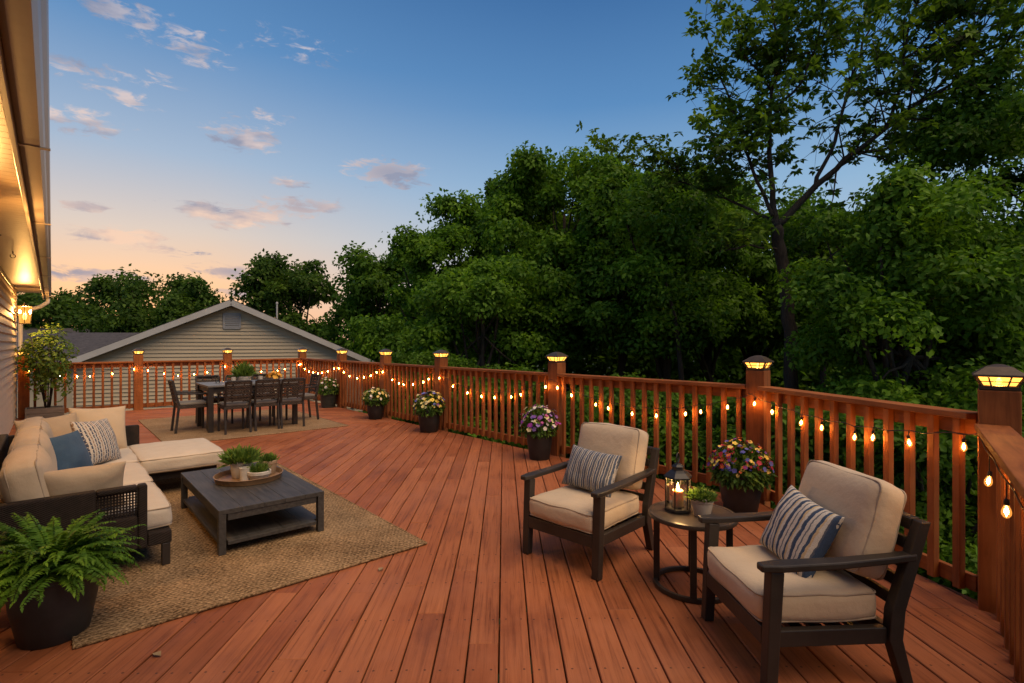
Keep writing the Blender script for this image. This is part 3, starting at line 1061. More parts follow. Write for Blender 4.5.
gut.add(vs, [(i, (i + 1) % n, n + (i + 1) % n, n + i) for i in range(n)] + [tuple(range(n))[::-1], tuple(n + i for i in range(n))])
for k in range(7):                         # hanger straps and seams
    yy = 1.2 + k * 2.1
    gut.box(GX - 0.104, GX + 0.007, yy, yy + 0.03, 2.368, 2.373)
gut.build('gutter', M['gutter'], house)
ds = MB()
ey = HY1 + 0.30
ds.tube([(GX - 0.05, ey, 2.37), (GX - 0.05, ey, 2.30), (GX - 0.16, ey - .02, 2.20), (GX - 0.42, ey - 0.1, 2.08), (GX - 0.46, ey - 0.12, 2.02), (GX - 0.46, ey - .12, -3)], 0.038, 10)
ds.build('downspout', M['white'], house, smooth=40)
rf = MB()
ov = HY1 + 0.45
rf.add([(GX - 0.02, -4, 2.515), (GX - 0.02, ov, 2.515), (XW - 4.2, ov, 4.5), (XW - 4.2, -4, 4.5), (GX - 0.02, -4, 2.55), (GX - 0.02, ov, 2.55), (XW - 4.2, ov, 4.54), (XW - 4.2, -4, 4.54)],
       [(0, 1, 2, 3), (4, 7, 6, 5), (0, 4, 5, 1), (1, 5, 6, 2), (2, 6, 7, 3), (3, 7, 4, 0)])
rf.build('roof', M['shingle'], house)
# hook under the soffit
hk = MB()
hk.tube([(-0.33, 8.1, 2.482), (-0.33, 8.1, 2.45)], 0.006, 6)
hk.tube([(-0.33 + 0.022 * math.sin(t), 8.1, 2.428 + 0.022 * math.cos(t)) for t in np.linspace(0, 5.4, 12)], 0.005, 6)
hk.build('soffit_hook', M['bronze'], house)


def wall_lantern(label, y, z, power):
    t = thing('wall_lantern', label, 'wall lamp', (XW + 0.018, y, z), 0, 'lanterns on the house wall')
    fr = MB()
    fr.box(0, 0.02, -0.055, 0.055, -0.10, 0.12)
    fr.beam((0.02, 0, 0.07), (0.15, 0, 0.235), 0.018, 0.018)
    fr.lathe([(0.03, 0.215), (0.115, 0.20), (0.118, 0.192), (0.10, 0.188)], 4, (0.15, 0, 0))
    fr.lathe([(0.012, 0.245), (0.03, 0.23), (0.03, 0.214)], 8, (0.15, 0, 0))
    fr.lathe([(0.075, -0.135), (0.085, -0.13), (0.085, -0.12), (0.07, -0.115)], 4, (0.15, 0, 0))
    for k in range(4):
        a_ = math.pi / 2 * k
        c_, s_ = math.cos(a_), math.sin(a_)
        fr.beam((0.15 + 0.078 * c_, 0.078 * s_, -0.125), (0.15 + 0.102 * c_, 0.102 * s_, 0.19), 0.010, 0.010)
    # turn the lantern head so its faces look along and across the wall
    fr.build('frame', M['bronze'], t)
    gl = MB().lathe([(0.070, -0.115), (0.095, 0.187)], 4, (0.15, 0, 0)); gl.f = gl.f[:4]
    gl.build('lamp_glass', M['bulb_pane'], t)
    bo = MB().lathe([(0.006, -0.06), (0.024, -0.035), (0.030, 0.0), (0.024, 0.035), (0.010, 0.07)], 12, (0.15, 0, 0)).build('bulb', M['core'], t, smooth=True)
    ld = bpy.data.lights.new('lantern_light', 'POINT')
    ld.energy = power; ld.color = (1.0, 0.62, 0.27); ld.shadow_soft_size = 0.05
    lo = bpy.data.objects.new('lantern_light', ld); COL.objects.link(lo); lo.parent = t
    lo.location = (0.15, 0, 0.10)
    return t


M['bulb_pane'] = amber_glass('lantern_amber_glass', (1.0, 0.46, 0.08), 1.1, 0.5)
wall_lantern('lit lantern at the far corner of the house, above the leafy shrub', 13.05, 1.93, 120)
wall_lantern('lit lantern on the house wall above the sectional sofa', 4.9, 1.98, 110)

# ------------------------------------------------------------------ neighbour houses
D0 = 19.5
nx_, ny_ = at(232, D0)
dirx, diry = cam2w(math.sin(R(66)), math.cos(R(66)))          # along the gable wall
outx, outy = cam2w(math.cos(R(66)) * 1, -math.sin(R(66)))      # towards the viewer
nz = math.hypot(outx, outy); outx /= nz; outy /= nz
hs = 5.1
zap = zof(301, D0); zev = 0.70
nh = thing('neighbor_house', 'taupe sided gable end of the neighbouring house behind the far railing', 'house')
w_ = MB()


def wp(t, o=0.0, z=0.0):
    return (nx_ + dirx * t + outx * o, ny_ + diry * t + outy * o, z)


inset = 0.35
zw = zev + (zap - zev) * inset / hs


def lo(z):
    return 0.0 if z <= zw else min(0.5, (z - zw) / (zap - zw) * 0.5)


clapboard(w_, wp(-hs + inset), wp(hs - inset), (outx, outy), GZ, zap - 0.1, step=0.135, proud=0.04, x0f=lo, x1f=lambda z: 1 - lo(z))
w_.add([wp(-hs + inset, -.03, GZ), wp(hs - inset, -.03, GZ), wp(hs - inset, -.03, zw), wp(0, -.03, zap - .08), wp(-hs + inset, -.03, zw)], [(0, 1, 2, 3, 4)])
for sgn in (-1, 1):
    e = sgn * (hs - inset)
    w_.add([wp(e, 0, GZ), wp(e, -9, GZ), wp(e, -9, zw), wp(e, 0, zw)], [(0, 1, 2, 3)])
w_.build('wall', M['siding_far'], nh)
rr_ = MB()
for sgn in (-1, 1):
    a0, a1, b0, b1 = wp(0, 0.35, zap), wp(sgn * hs, 0.35, zev), wp(0, -9.5, zap), wp(sgn * hs, -9.5, zev)
    vs = [a0, a1, b1, b0] + [(p[0], p[1], p[2] + 0.05) for p in (a0, a1, b1, b0)]
    rr_.add(vs, [(0, 1, 2, 3), (7, 6, 5, 4), (0, 4, 5, 1), (1, 5, 6, 2), (2, 6, 7, 3), (3, 7, 4, 0)])
rr_.build('roof', M['shingle'], nh)
rk = MB()
for sgn in (-1, 1):
    rk.beam(wp(sgn * 0.0, 0.37, zap - 0.085), wp(sgn * (hs + 0.02), 0.37, zev - 0.085), 0.05, 0.20)
rk.build('rake_trim', M['rake'], nh)
vt = MB()
zv = zof(321, D0)
for k in range(7):
    vt.beam(wp(-0.25, 0.045, zv - .21 + k * .07), wp(0.25, 0.045, zv - .21 + k * .07), 0.05, 0.05)
fr_ = [(-.27, -.27), (.27, -.27), (.27, .27), (-.27, .27)]
for i in range(4):
    p, q = fr_[i], fr_[(i + 1) % 4]
    vt.beam(wp(p[0], .05, zv + p[1]), wp(q[0], .05, zv + q[1]), 0.06, 0.06)
vt.build('gable_vent', M['vent'], nh)


def gable_roof_house(name, label, px0, px1, d, yridge, yeave, depth, m_roof, skew=0.0):
    x0, y0 = at(px0, d); x1, y1 = at(px1, d + skew)
    zr, ze = zof(yridge, d), zof(yeave, d - depth / 2)
    o = thing(name, label, 'house')
    ux, uy = x1 - x0, y1 - y0; l = math.hypot(ux, uy); ux /= l; uy /= l
    fx, fy = uy, -ux
    if fx * x0 + fy * y0 > 0:
        fx, fy = -fx, -fy
    q = MB()
    rp = []
    for (x, y) in ((x0, y0), (x1, y1)):
        rp += [(x + fx * depth / 2, y + fy * depth / 2, ze), (x, y, zr), (x - fx * depth / 2, y - fy * depth / 2, ze)]
    rp2 = [(p[0], p[1], p[2] - 0.12) for p in rp]
    q.add(rp + rp2, [(0, 3, 4, 1), (1, 4, 5, 2), (6, 7, 10, 9), (7, 8, 11, 10), (0, 1, 7, 6), (1, 2, 8, 7), (3, 9, 10, 4), (4, 10, 11, 5), (0, 6, 9, 3), (2, 5, 11, 8)])
    q.build('roof', m_roof, o)
    w2 = MB()
    k = 0.88
    b_ = []
    for (x, y, s_) in ((x0, y0, 0.3), (x1, y1, -0.3)):
        X, Y = x + ux * s_, y + uy * s_
        b_ += [(X + fx * depth / 2 * k, Y + fy * depth / 2 * k, GZ), (X - fx * depth / 2 * k, Y - fy * depth / 2 * k, GZ), (X - fx * depth / 2 * k, Y - fy * depth / 2 * k, ze + 0.1), (X, Y, zr - .15), (X + fx * depth / 2 * k, Y + fy * depth / 2 * k, ze + 0.1)]
    w2.add(b_, [(0, 1, 2, 3, 4), (5, 9, 8, 7, 6), (0, 4, 9, 5), (1, 6, 7, 2)])
    w2.build('wall', M['siding_far'], o)
    return o


gable_roof_house('neighbor_house', 'low house with a dark shingled roof slope left of the taupe gable', -40, 150, 27, 332, 366, 9, M['shingle'], 2)
gable_roof_house('neighbor_house', 'farther dark roofed house just showing above the shingled slope', 20, 98, 40, 327.5, 338, 7, M['shingle'], 3)
# thin antenna / vent pipe beyond the gable
vp = MB()
ax, ay = at(277, 22)
vp.tube([(ax, ay, 1.2), (ax, ay, zof(304, 22))], 0.035, 8)
vp.lathe([(0.05, 0), (0.05, 0.06), (0.02, 0.09)], 8, (ax, ay, zof(304, 22)))
vp.build('vent_pipe', M['rake'], nh)

# ------------------------------------------------------------------ furniture parts
def cushion(sx, sy, sz, r=0.045, puff=0.02, n=10, wr=0.008, seed=0, sag=0.0):
    """box cushion: rounded edges, crowned faces, slight lumps; centred, z from 0 to sz"""
    bm = bmesh.new()
    bmesh.ops.create_cube(bm, size=2)
    bmesh.ops.subdivide_edges(bm, edges=bm.edges[:], cuts=n, use_grid_fill=True)
    hx, hy, hz = sx / 2, sy / 2, sz / 2
    for v in bm.verts:
        p = v.co
        # denser rows at the edges
        q = Vector([math.copysign(1 - (1 - abs(c)) ** 1.5, c) for c in p])
        P = Vector((q.x * hx, q.y * hy, q.z * hz))
        rr = min(r, hz * 0.98)
        inner = Vector((max(-hx + rr, min(hx - rr, P.x)), max(-hy + rr, min(hy - rr, P.y)), max(-hz + rr, min(hz - rr, P.z))))
        d = P - inner
        if d.length > 1e-6:
            P = inner + d.normalized() * min(rr, max(d.length, rr if max(abs(q.x), abs(q.y), abs(q.z)) > 0.999 else d.length))
        fx, fy = 1 - (P.x / hx) ** 2, 1 - (P.y / hy) ** 2
        fz = 1 - (P.z / hz) ** 2
        k = max(0, fx) * max(0, fy)
        P.z += math.copysign(puff * k ** 0.6, P.z) * min(1, abs(P.z) / hz)
        P.x += math.copysign(puff * 0.45 * (max(0, fy) * max(0, fz)) ** 0.6, P.x) * (abs(P.x) / hx) ** 4
        P.y += math.copysign(puff * 0.45 * (max(0, fx) * max(0, fz)) ** 0.6, P.y) * (abs(P.y) / hy) ** 4
        nv = mnoise.noise_vector(Vector((P.x * 7 + seed * 9.1, P.y * 7, P.z * 7)))
        nv2 = mnoise.noise_vector(Vector((P.x * 19 + seed, P.y * 19, P.z * 19)))
        P += nv * wr + nv2 * wr * 0.35
        if P.z > 0:
            P.z -= sag * max(0, k) ** 1.5
        v.co = P + Vector((0, 0, hz))
    V = [tuple(v.co) for v in bm.verts]
    bm.verts.index_update()
    Fs = [tuple(v.index for v in f.verts) for f in bm.faces]
    bm.free()
    return MB().add(V, Fs)


def piping(sx, sy, sz, r=0.045, zs=None, rad=0.0045, seed=0, wr=0.008):
    """two welts running round the cushion near its upper and lower edges"""
    mb = MB()
    hx, hy = sx / 2, sy / 2
    c = r * 0.9
    for z in zs if zs else (sz - r * 0.32, r * 0.32):
        pts = []
        ins = r * 0.32
        for (cx, cy, a0) in ((hx - c, hy - c, 0), (-hx + c, hy - c, 90), (-hx + c, -hy + c, 180), (hx - c, -hy + c, 270)):
            for k in range(5):
                a_ = R(a0 + 90 * k / 4)
                pts.append((cx + (c - ins * 0.35) * math.cos(a_), cy + (c - ins * 0.35) * math.sin(a_), z))
            # straight run subdivided
            nxt = {0: (-hx + c, hy), 90: (-hx, -hy + c), 180: (hx - c, -hy), 270: (hx, hy - c)}[a0]
            p0 = Vector(pts[-1])
            p1 = Vector((nxt[0] if a0 in (0, 180) else p0.x, nxt[1] if a0 in (90, 270) else p0.y, z))
            for k in range(1, 8):
                pts.append(tuple(p0.lerp(p1, k / 8)))
        out = []
        for p in pts:
            p = Vector(p)
            nv = mnoise.noise_vector(Vector((p.x * 7 + seed * 9.1, p.y * 7, (p.z - sz / 2) * 7)))
            out.append(p + nv * wr)
        out.append(out[0])
        mb.tube(out, rad, 5, cap=False)
    return mb


def pillow(w, h, t, n=22, seed=0, pinch=0.07):
    """knife-edge throw pillow standing in XZ, thickness along Y"""
    V, Fs = [], []
    for side in (1, -1):
        o = len(V)
        for j in range(n + 1):
            for i in range(n + 1):
                a = math.sin((i / n - .5) * math.pi); b_ = math.sin((j / n - .5) * math.pi)
                e = max(0, (1 - a * a) * (1 - b_ * b_))
                x = a * w / 2 * (1 - pinch * (1 - b_ * b_) * abs(a) ** 2)
                z = b_ * h / 2 * (1 - pinch * 1.2 * (1 - a * a) * abs(b_) ** 2)
                th = t / 2 * e ** 0.42
                nz_ = mnoise.noise(Vector((x * 9 + seed * 3.3, z * 9, side * 2.0))) * 0.012 * min(1, e * 3)
                nz_ += mnoise.noise(Vector((x * 26 + seed, z * 26, side))) * 0.004 * min(1, e * 4)
                V.append((x, side * (th + nz_ * 1.0), z))
        for j in range(n):
            for i in range(n):
                q = (o + j * (n + 1) + i, o + j * (n + 1) + i + 1, o + (j + 1) * (n + 1) + i + 1, o + (j + 1) * (n + 1) + i)
                Fs.append(q if side < 0 else q[::-1])
    me = MB().add(V, Fs)
    return me


def weld_build(mb, name, m_, parent=None):
    me = bpy.data.meshes.new(name)
    me.from_pydata(mb.v, [], mb.f)
    bm = bmesh.new(); bm.from_mesh(me)
    bmesh.ops.remove_doubles(bm, verts=bm.verts, dist=0.0004)
    bmesh.ops.recalc_face_normals(bm, faces=bm.faces)
    bm.to_mesh(me); bm.free()
    me.materials.append(m_)
    me.shade_smooth()
    return link(name, me, parent)


# ------------------------------------------------------------------ armchairs
def make_armchair(label, loc, rz, seed, D=0.66):
    t = thing('armchair', label, 'armchair', loc, rz, 'armchairs by the railing')
    W = 0.635
    hw = W / 2
    for s in (-1, 1):
        fl = MB().beam((s * (hw - 0.028), -D / 2 + 0.022, 0), (s * (hw - 0.028), -D / 2 + 0.048, 0.508), 0.052, 0.050, up=(0, 1, 0), w1=0.056, h1=0.058)
        fl.build('leg', M['dark'], t, bevel=0.005)
        rl = MB()
        pts = [((D / 2) + 0.015, 0), (D / 2 - 0.045, 0.21), (D / 2 - 0.035, 0.33), (D / 2 + 0.02, 0.50), (D / 2 + 0.085, 0.70)]
        vs, fs = [], []
        for (yy, zz), w in zip(pts, (0.046, 0.06, 0.062, 0.056, 0.044)):
            for dx_ in (-0.023, 0.023):
                vs += [(s * (hw - 0.026) + dx_, yy - w / 2, zz), (s * (hw - 0.026) + dx_, yy + w / 2, zz)]
        for i in range(4):
            o = i * 4
            fs += [(o, o + 4, o + 5, o + 1), (o + 2, o + 3, o + 7, o + 6), (o, o + 2, o + 6, o + 4), (o + 1, o + 5, o + 7, o + 3)]
        fs += [(0, 1, 3, 2), (16, 18, 19, 17)]
        rl.add(vs, fs).build('leg', M['dark'], t, bevel=0.004)
        ar = MB()
        vs, fs = [], []
        prof = [(-D / 2 - 0.020, 0.046, 0.508), (-D / 2 + 0.06, 0.072, 0.510), (0.02, 0.064, 0.516), (D / 2 - 0.06, 0.054, 0.530), (D / 2 + 0.045, 0.05, 0.540)]
        for yy, w, zz in prof:
            cx = s * (hw - 0.024)
            vs += [(cx - w / 2, yy, zz), (cx + w / 2, yy, zz), (cx + w / 2, yy, zz + 0.030), (cx - w / 2, yy, zz + 0.030)]
        for i in range(len(prof) - 1):
            o = i * 4
            for k in range(4):
                fs.append((o + k, o + (k + 1) % 4, o + 4 + (k + 1) % 4, o + 4 + k))
        fs += [(0, 1, 2, 3), tuple(len(vs) - 1 - k for k in range(4))]
        ar.add(vs, fs).build('armrest', M['dark'], t, bevel=0.007)
    fr = MB()
    fr.box(-hw + .055, hw - .055, -D / 2 + 0.006, -D / 2 + 0.036, 0.185, 0.262)
    for s in (-1, 1):
        x = s * (hw - 0.036)
        fr.box(x - .018, x + .018, -D / 2 + 0.065, D / 2 - 0.075, 0.19, 0.258)
    fr.box(-hw + .05, hw - .05, D / 2 - 0.075, D / 2 - 0.04, 0.19, 0.258)
    fr.build('seat_frame', M['dark'], t, bevel=0.004)
    sl = MB()
    for k in range(6):
        yy = -D / 2 + 0.09 + k * 0.088
        sl.box(-hw + .046, hw - .046, yy, yy + 0.055, 0.20, 0.217)
    sl.build('seat_slats', M['dark'], t)
    bk = MB()
    for k in range(5):
        zz = 0.34 + k * 0.078
        yy = D / 2 - 0.032 + (zz - 0.33) * 0.30
        bk.box(-hw + .05, hw - .05, yy - 0.012, yy + 0.012, zz, zz + 0.05)
    bk.box(-hw + .05, hw - .05, D / 2 + 0.058, D / 2 + 0.098, 0.655, 0.705)
    bk.build('backrest', M['dark'], t, bevel=0.003)
    # cushions
    sx, sy, sz = W - 0.100, D - 0.075, 0.135
    so = cushion(sx, sy, sz, 0.042, 0.020, seed=seed, sag=0.016).build('seat_cushion', M['beige'], t, smooth=True)
    so.location = (0, -0.038, 0.262)
    piping(sx, sy, sz, 0.042, seed=seed).build('piping', M['pipe'], so, smooth=True)
    bx, by, bz = W - 0.12, 0.415, 0.145
    bo = cushion(bx, by, bz, 0.045, 0.026, seed=seed + 3).build('back_cushion', M['beige'], t, smooth=True)
    piping(bx, by, bz, 0.045, seed=seed + 3).build('piping', M['pipe'], bo, smooth=True)
    bo.rotation_euler = (R(90 - 17), 0, 0)
    bo.location = (0, D / 2 - 0.050 + 0.215 * math.sin(R(17)) - 0.0, 0.398 + 0.215)
    return t


cl = cam2w(0.528, 3.615)
chair_l = make_armchair('dark framed armchair with beige cushions, standing by itself left of the round side table', (*cl, 0), R(-85.6), 1)
crr = cam2w(1.325, 2.462)
chair_r = make_armchair('nearest armchair, dark framed with beige cushions, in the right foreground', (*crr, 0), R(-128), 5, 0.605)


def local(root_loc, rz, x, y):
    return (root_loc[0] + x * math.cos(rz) - y * math.sin(rz), root_loc[1] + x * math.sin(rz) + y * math.cos(rz))


def place_pillow(label, w, h, t, m_, xy, z, rz, lean, roll=0.0, seed=0, name='throw_pillow', group='throw pillows'):
    o = weld_build(pillow(w, h, t, seed=seed), name, m_)
    o.matrix_world = Matrix.Translation((xy[0], xy[1], z)) @ Matrix.Rotation(rz, 4, 'Z') @ Matrix.Rotation(-lean, 4, 'X') @ Matrix.Rotation(roll, 4, 'Y')
    return tag(o, label, 'pillow', group)


place_pillow('slate and cream striped pillow on the armchair left of the side table', 0.43, 0.30, 0.14, M['stripe_a'], local(cl, R(-85.6), -0.035, 0.085), 0.395 + 0.15, R(-85.6), R(24), R(3), 2)
place_pillow('navy, tan and cream striped pillow on the nearest armchair', 0.385, 0.345, 0.14, M['stripe_b'], local(crr, R(-128), -0.02, 0.045), 0.395 + 0.155, R(-128 + 4), R(26), R(7), 4)

# ------------------------------------------------------------------ side table with lantern and plant
st = cam2w(1.075, 3.10)
t = thing('side_table', 'round dark side table between the two armchairs', 'side table', (*st, 0))
MB().lathe([(0.235, 0.412), (0.252, 0.416), (0.254, 0.430), (0.250, 0.440), (0.232, 0.4415), (0.229, 0.4385), (0.2, 0.4385)], 56).build('tabletop', M['sidetop'], t, smooth=40)
for k in range(4):
    a_ = R(31 + 90 * k)
    MB().beam((0.205 * math.cos(a_), 0.205 * math.sin(a_), 0.012), (0.205 * math.cos(a_), 0.205 * math.sin(a_), 0.413), 0.036, 0.036, up=(math.cos(a_), math.sin(a_), 0)).build('leg', M['dark'], t, bevel=0.003)
MB().ring((0, 0, 0.016), 0.212, 0.024, 0.026, 56).build('base_ring', M['dark'], t, bevel=0.003)
lp = cam2w(1.00, 3.135)
t = thing('candle_lantern', 'black glass lantern with a lit candle on the round side table', 'lantern', (*lp, 0.4425), R(18))
mb = MB()
mb.lathe([(0.078, 0), (0.080, 0.004), (0.080, 0.018), (0.070, 0.022)], 6)
mb.lathe([(0.072, 0.198), (0.086, 0.200), (0.086, 0.208), (0.060, 0.232), (0.036, 0.245), (0.034, 0.262), (0.040, 0.266), (0.024, 0.278), (0.010, 0.284)], 6)
for k in range(6):
    a_ = R(60 * k)
    mb.beam((0.073 * math.cos(a_), 0.073 * math.sin(a_), 0.018), (0.073 * math.cos(a_), 0.073 * math.sin(a_), 0.2), 0.007, 0.007)
mb.tube([(0.034 * math.sin(q), 0, 0.290 + 0.026 - 0.030 * math.cos(q)) for q in np.linspace(0, 2 * math.pi, 18)], 0.004, 6)
mb.build('frame', M['black'], t)
gl = MB().lathe([(0.070, 0.02), (0.070, 0.199)], 6); gl.f = gl.f[:6]
gl.build('lantern_glass', M['glass'], t)
ca = MB().lathe([(0.030, 0.022), (0.0325, 0.024), (0.0325, 0.118), (0.029, 0.122), (0.022, 0.115)], 20).build('candle', M['wax'], t, smooth=40)
MB().lathe([(0.001, 0.118), (0.006, 0.126), (0.008, 0.136), (0.005, 0.152), (0.0008, 0.168)], 10).build('flame', M['flame'], ca, smooth=True)
ld = bpy.data.lights.new('candle_light', 'POINT'); ld.energy = 4.0; ld.color = (1.0, 0.55, 0.2); ld.shadow_soft_size = 0.012
lo_ = bpy.data.objects.new('candle_light', ld); COL.objects.link(lo_); lo_.parent = t; lo_.location = (0, 0, 0.182)


# ------------------------------------------------------------------ plants
def grass_tuft(n, r, h, lw, spread=0.6, z0=0.0, ry=None, droop=0.4):
    """mound of short upright blades/leaves"""
    a_ = rng.uniform(0, 6.283, n); q = np.sqrt(rng.uniform(0, 1, n))
    P = np.stack([np.cos(a_) * q * r * 0.7, np.sin(a_) * q * r * 0.7, np.full(n, z0) + rng.uniform(0, h * 0.45, n) * (1 - q * 0.6)], 1)
    AX = np.stack([np.cos(a_) * (q * spread * 1.6), np.sin(a_) * (q * spread * 1.6), 1.0 - 0.5 * q * droop], 1) + rng.normal(0, 0.28, (n, 3))
    NR = np.stack([np.cos(a_), np.sin(a_), np.full(n, 0.3)], 1) + rng.normal(0, 0.5, (n, 3))
    ln = h * rng.uniform(0.35, 0.75, n)
    return leaves(P, AX, NR, ln, lw * rng.uniform(0.7, 1.2, n))


def pot_prof(rt, rb, h, lip=0.008, wall_=0.012):
    rm = rb + (rt - rb) * 0.62
    return [(rb * 0.96, 0.0), (rb, 0.006), (rm * 1.015, h * 0.55), (rt - lip * .5, h - 0.03), (rt, h - 0.026), (rt, h - 0.004), (rt - 0.004, h), (rt - wall_, h), (rt - wall_ - 0.004, h - 0.05)]


def potted(name, label, cat, loc, rt, rb, h, pm, leafm, n, r, fh, lw, group=None, spread=0.6):
    t = thing(name, label, cat, loc, random.uniform(0, 3), group)
    MB().lathe(pot_prof(rt, rb, h), 32).build('pot', pm, t, smooth=35)
    MB().lathe([(rt - 0.013, h - 0.03), (rt * 0.5, h - 0.018), (0.004, h - 0.012)], 20).build('soil', M['soil'], t, smooth=True)
    V, Fc = grass_tuft(n, r, fh, lw, spread, h - 0.02)
    link('foliage', np_mesh('foliage', V, Fc, leafm), t)
    return t


pp = cam2w(1.115, 3.055)
potted('potted_plant', 'small green plant in a pale cement pot on the side table beside the lantern', 'plant', (*pp, 0.4395), 0.066, 0.048, 0.108, M['pot_clay'], M['leaf_herb'], 520, 0.080, 0.085, 0.012, 'small potted plants', 0.8)


def flowers(n, r, z0, h, size, up=0.35):
    """open flower heads over a dome; each flower one connected fan of five petals"""
    V, Fs = [], []
    for i in range(n):
        a_ = random.uniform(0, 6.283); e = math.acos(random.uniform(0.02, 1))
        nrm = Vector((math.cos(a_) * math.sin(e), math.sin(a_) * math.sin(e), math.cos(e)))
        c = Vector((nrm.x * r, nrm.y * r, z0 + nrm.z * h)) * 1.0
        c += Vector((random.gauss(0, .02), random.gauss(0, .02), random.gauss(0, .015)))
        nn = (nrm + Vector((0, 0, up)) + Vector((random.gauss(0, .3), random.gauss(0, .3), random.gauss(0, .2)))).normalized()
        t1 = nn.cross(Vector((0.3, 0.8, 0.5))).normalized(); t2 = nn.cross(t1)
        s = size * random.uniform(0.7, 1.25)
        o = len(V)
        V.append(tuple(c - nn * s * 0.15))
        K = 15
        for k in range(K):
            ph = 2 * math.pi * k / K
            rad = s * (0.62 + 0.38 * abs(math.cos(ph * 2.5)))
            V.append(tuple(c + (t1 * math.cos(ph) + t2 * math.sin(ph)) * rad + nn * s * 0.12 * math.sin(ph * 5)))
        for k in range(K):
            Fs.append((o, o + 1 + k, o + 1 + (k + 1) % K))
    return np.array(V), np.array(Fs)


def flower_pot(label, xy, rt, rb, h, pm, fm, fr_, fh, nf, fsize, nleaf=520, seed=0, trail=0.5):
    t = thing('flower_pot', label, 'flower pot', (*xy, 0), random.uniform(0, 6), 'flower pots along the railing')
    MB().lathe(pot_prof(rt, rb, h, 0.012, 0.016), 40).build('pot', pm, t, smooth=35)
    MB().lathe([(rt - 0.017, h - 0.045), (0.004, h - 0.03)], 24).build('soil', M['soil'], t)
    # foliage: dome plus trailing rim
    n = nleaf
    a_ = rng.uniform(0, 6.283, n); e = np.arccos(rng.uniform(-0.25, 1, n))
    dr = np.stack([np.cos(a_) * np.sin(e), np.sin(a_) * np.sin(e), np.cos(e)], 1)
    q = rng.uniform(0.45, 0.98, n)[:, None]
    P = dr * q * np.array([fr_, fr_, fh]) + np.array([0, 0, h + 0.02])
    AX = dr * 0.8 + rng.normal(0, 0.5, (n, 3)) + np.array([0, 0, 0.15])
    NR = dr + np.array([0, 0, 0.6]) + rng.normal(0, 0.4, (n, 3))
    V, Fc = leaves(P, AX, NR, 0.062 * rng.uniform(.6, 1.2, n), 0.034)
    n2 = int(n * trail)
    a_ = rng.uniform(0, 6.283, n2)
    rr = rng.uniform(0.85, 1.12, n2) * rt
    P2 = np.stack([np.cos(a_) * rr, np.sin(a_) * rr, h + rng.uniform(-0.07, 0.05, n2)], 1)
    AX2 = np.stack([np.cos(a_), np.sin(a_), np.full(n2, -0.7)], 1) + rng.normal(0, 0.4, (n2, 3))
    V2, F2 = leaves(P2, AX2, np.stack([np.cos(a_), np.sin(a_), np.full(n2, .8)], 1), 0.07 * rng.uniform(.6, 1.2, n2), 0.03)
    link('foliage', np_mesh('foliage', np.concatenate([V, V2]), np.concatenate([Fc, F2 + len(V)]), M['leaf_bed']), t)
    V, Fs = flowers(nf, fr_ * 0.98, h + 0.03, fh * 1.0, fsize)
    link('blossoms', np_mesh('blossoms', V, Fs, fm), t)
    return t


flower_pot('dark pot of dense red, purple, blue and yellow flowers behind the side table', cam2w(1.976, 4.50), 0.185, 0.135, 0.335, M['pot_dark'], M['fl_mix'], 0.25, 0.235, 270, 0.021, 800, trail=0.7)
flower_pot('dark pot of purple and white flowers left of the lone armchair', cam2w(0.345, 6.52), 0.172, 0.125, 0.385, M['pot_dark'], M['fl_purple'], 0.235, 0.25, 130, 0.029, 560)
flower_pot('dark pot of yellow flowers with a few violet ones, at the third railing post', cam2w(-1.36, 8.52), 0.185, 0.140, 0.37, M['pot_dark'], M['fl_yellow'], 0.250, 0.25, 130, 0.033, 560)
flower_pot('dark pot of cream white flowers, nearest the dining rug tip', cam2w(-2.61, 9.95), 0.17, 0.125, 0.36, M['pot_dark'], M['fl_white'], 0.25, 0.20, 60, 0.032, 560)
flower_pot('greenish dark pot of pale pink and white flowers in the far railing corner', cam2w(-4.15, 11.75), 0.19, 0.15, 0.40, M['pot_green'], M['fl_pink'], 0.25, 0.24, 40, 0.03, 560)


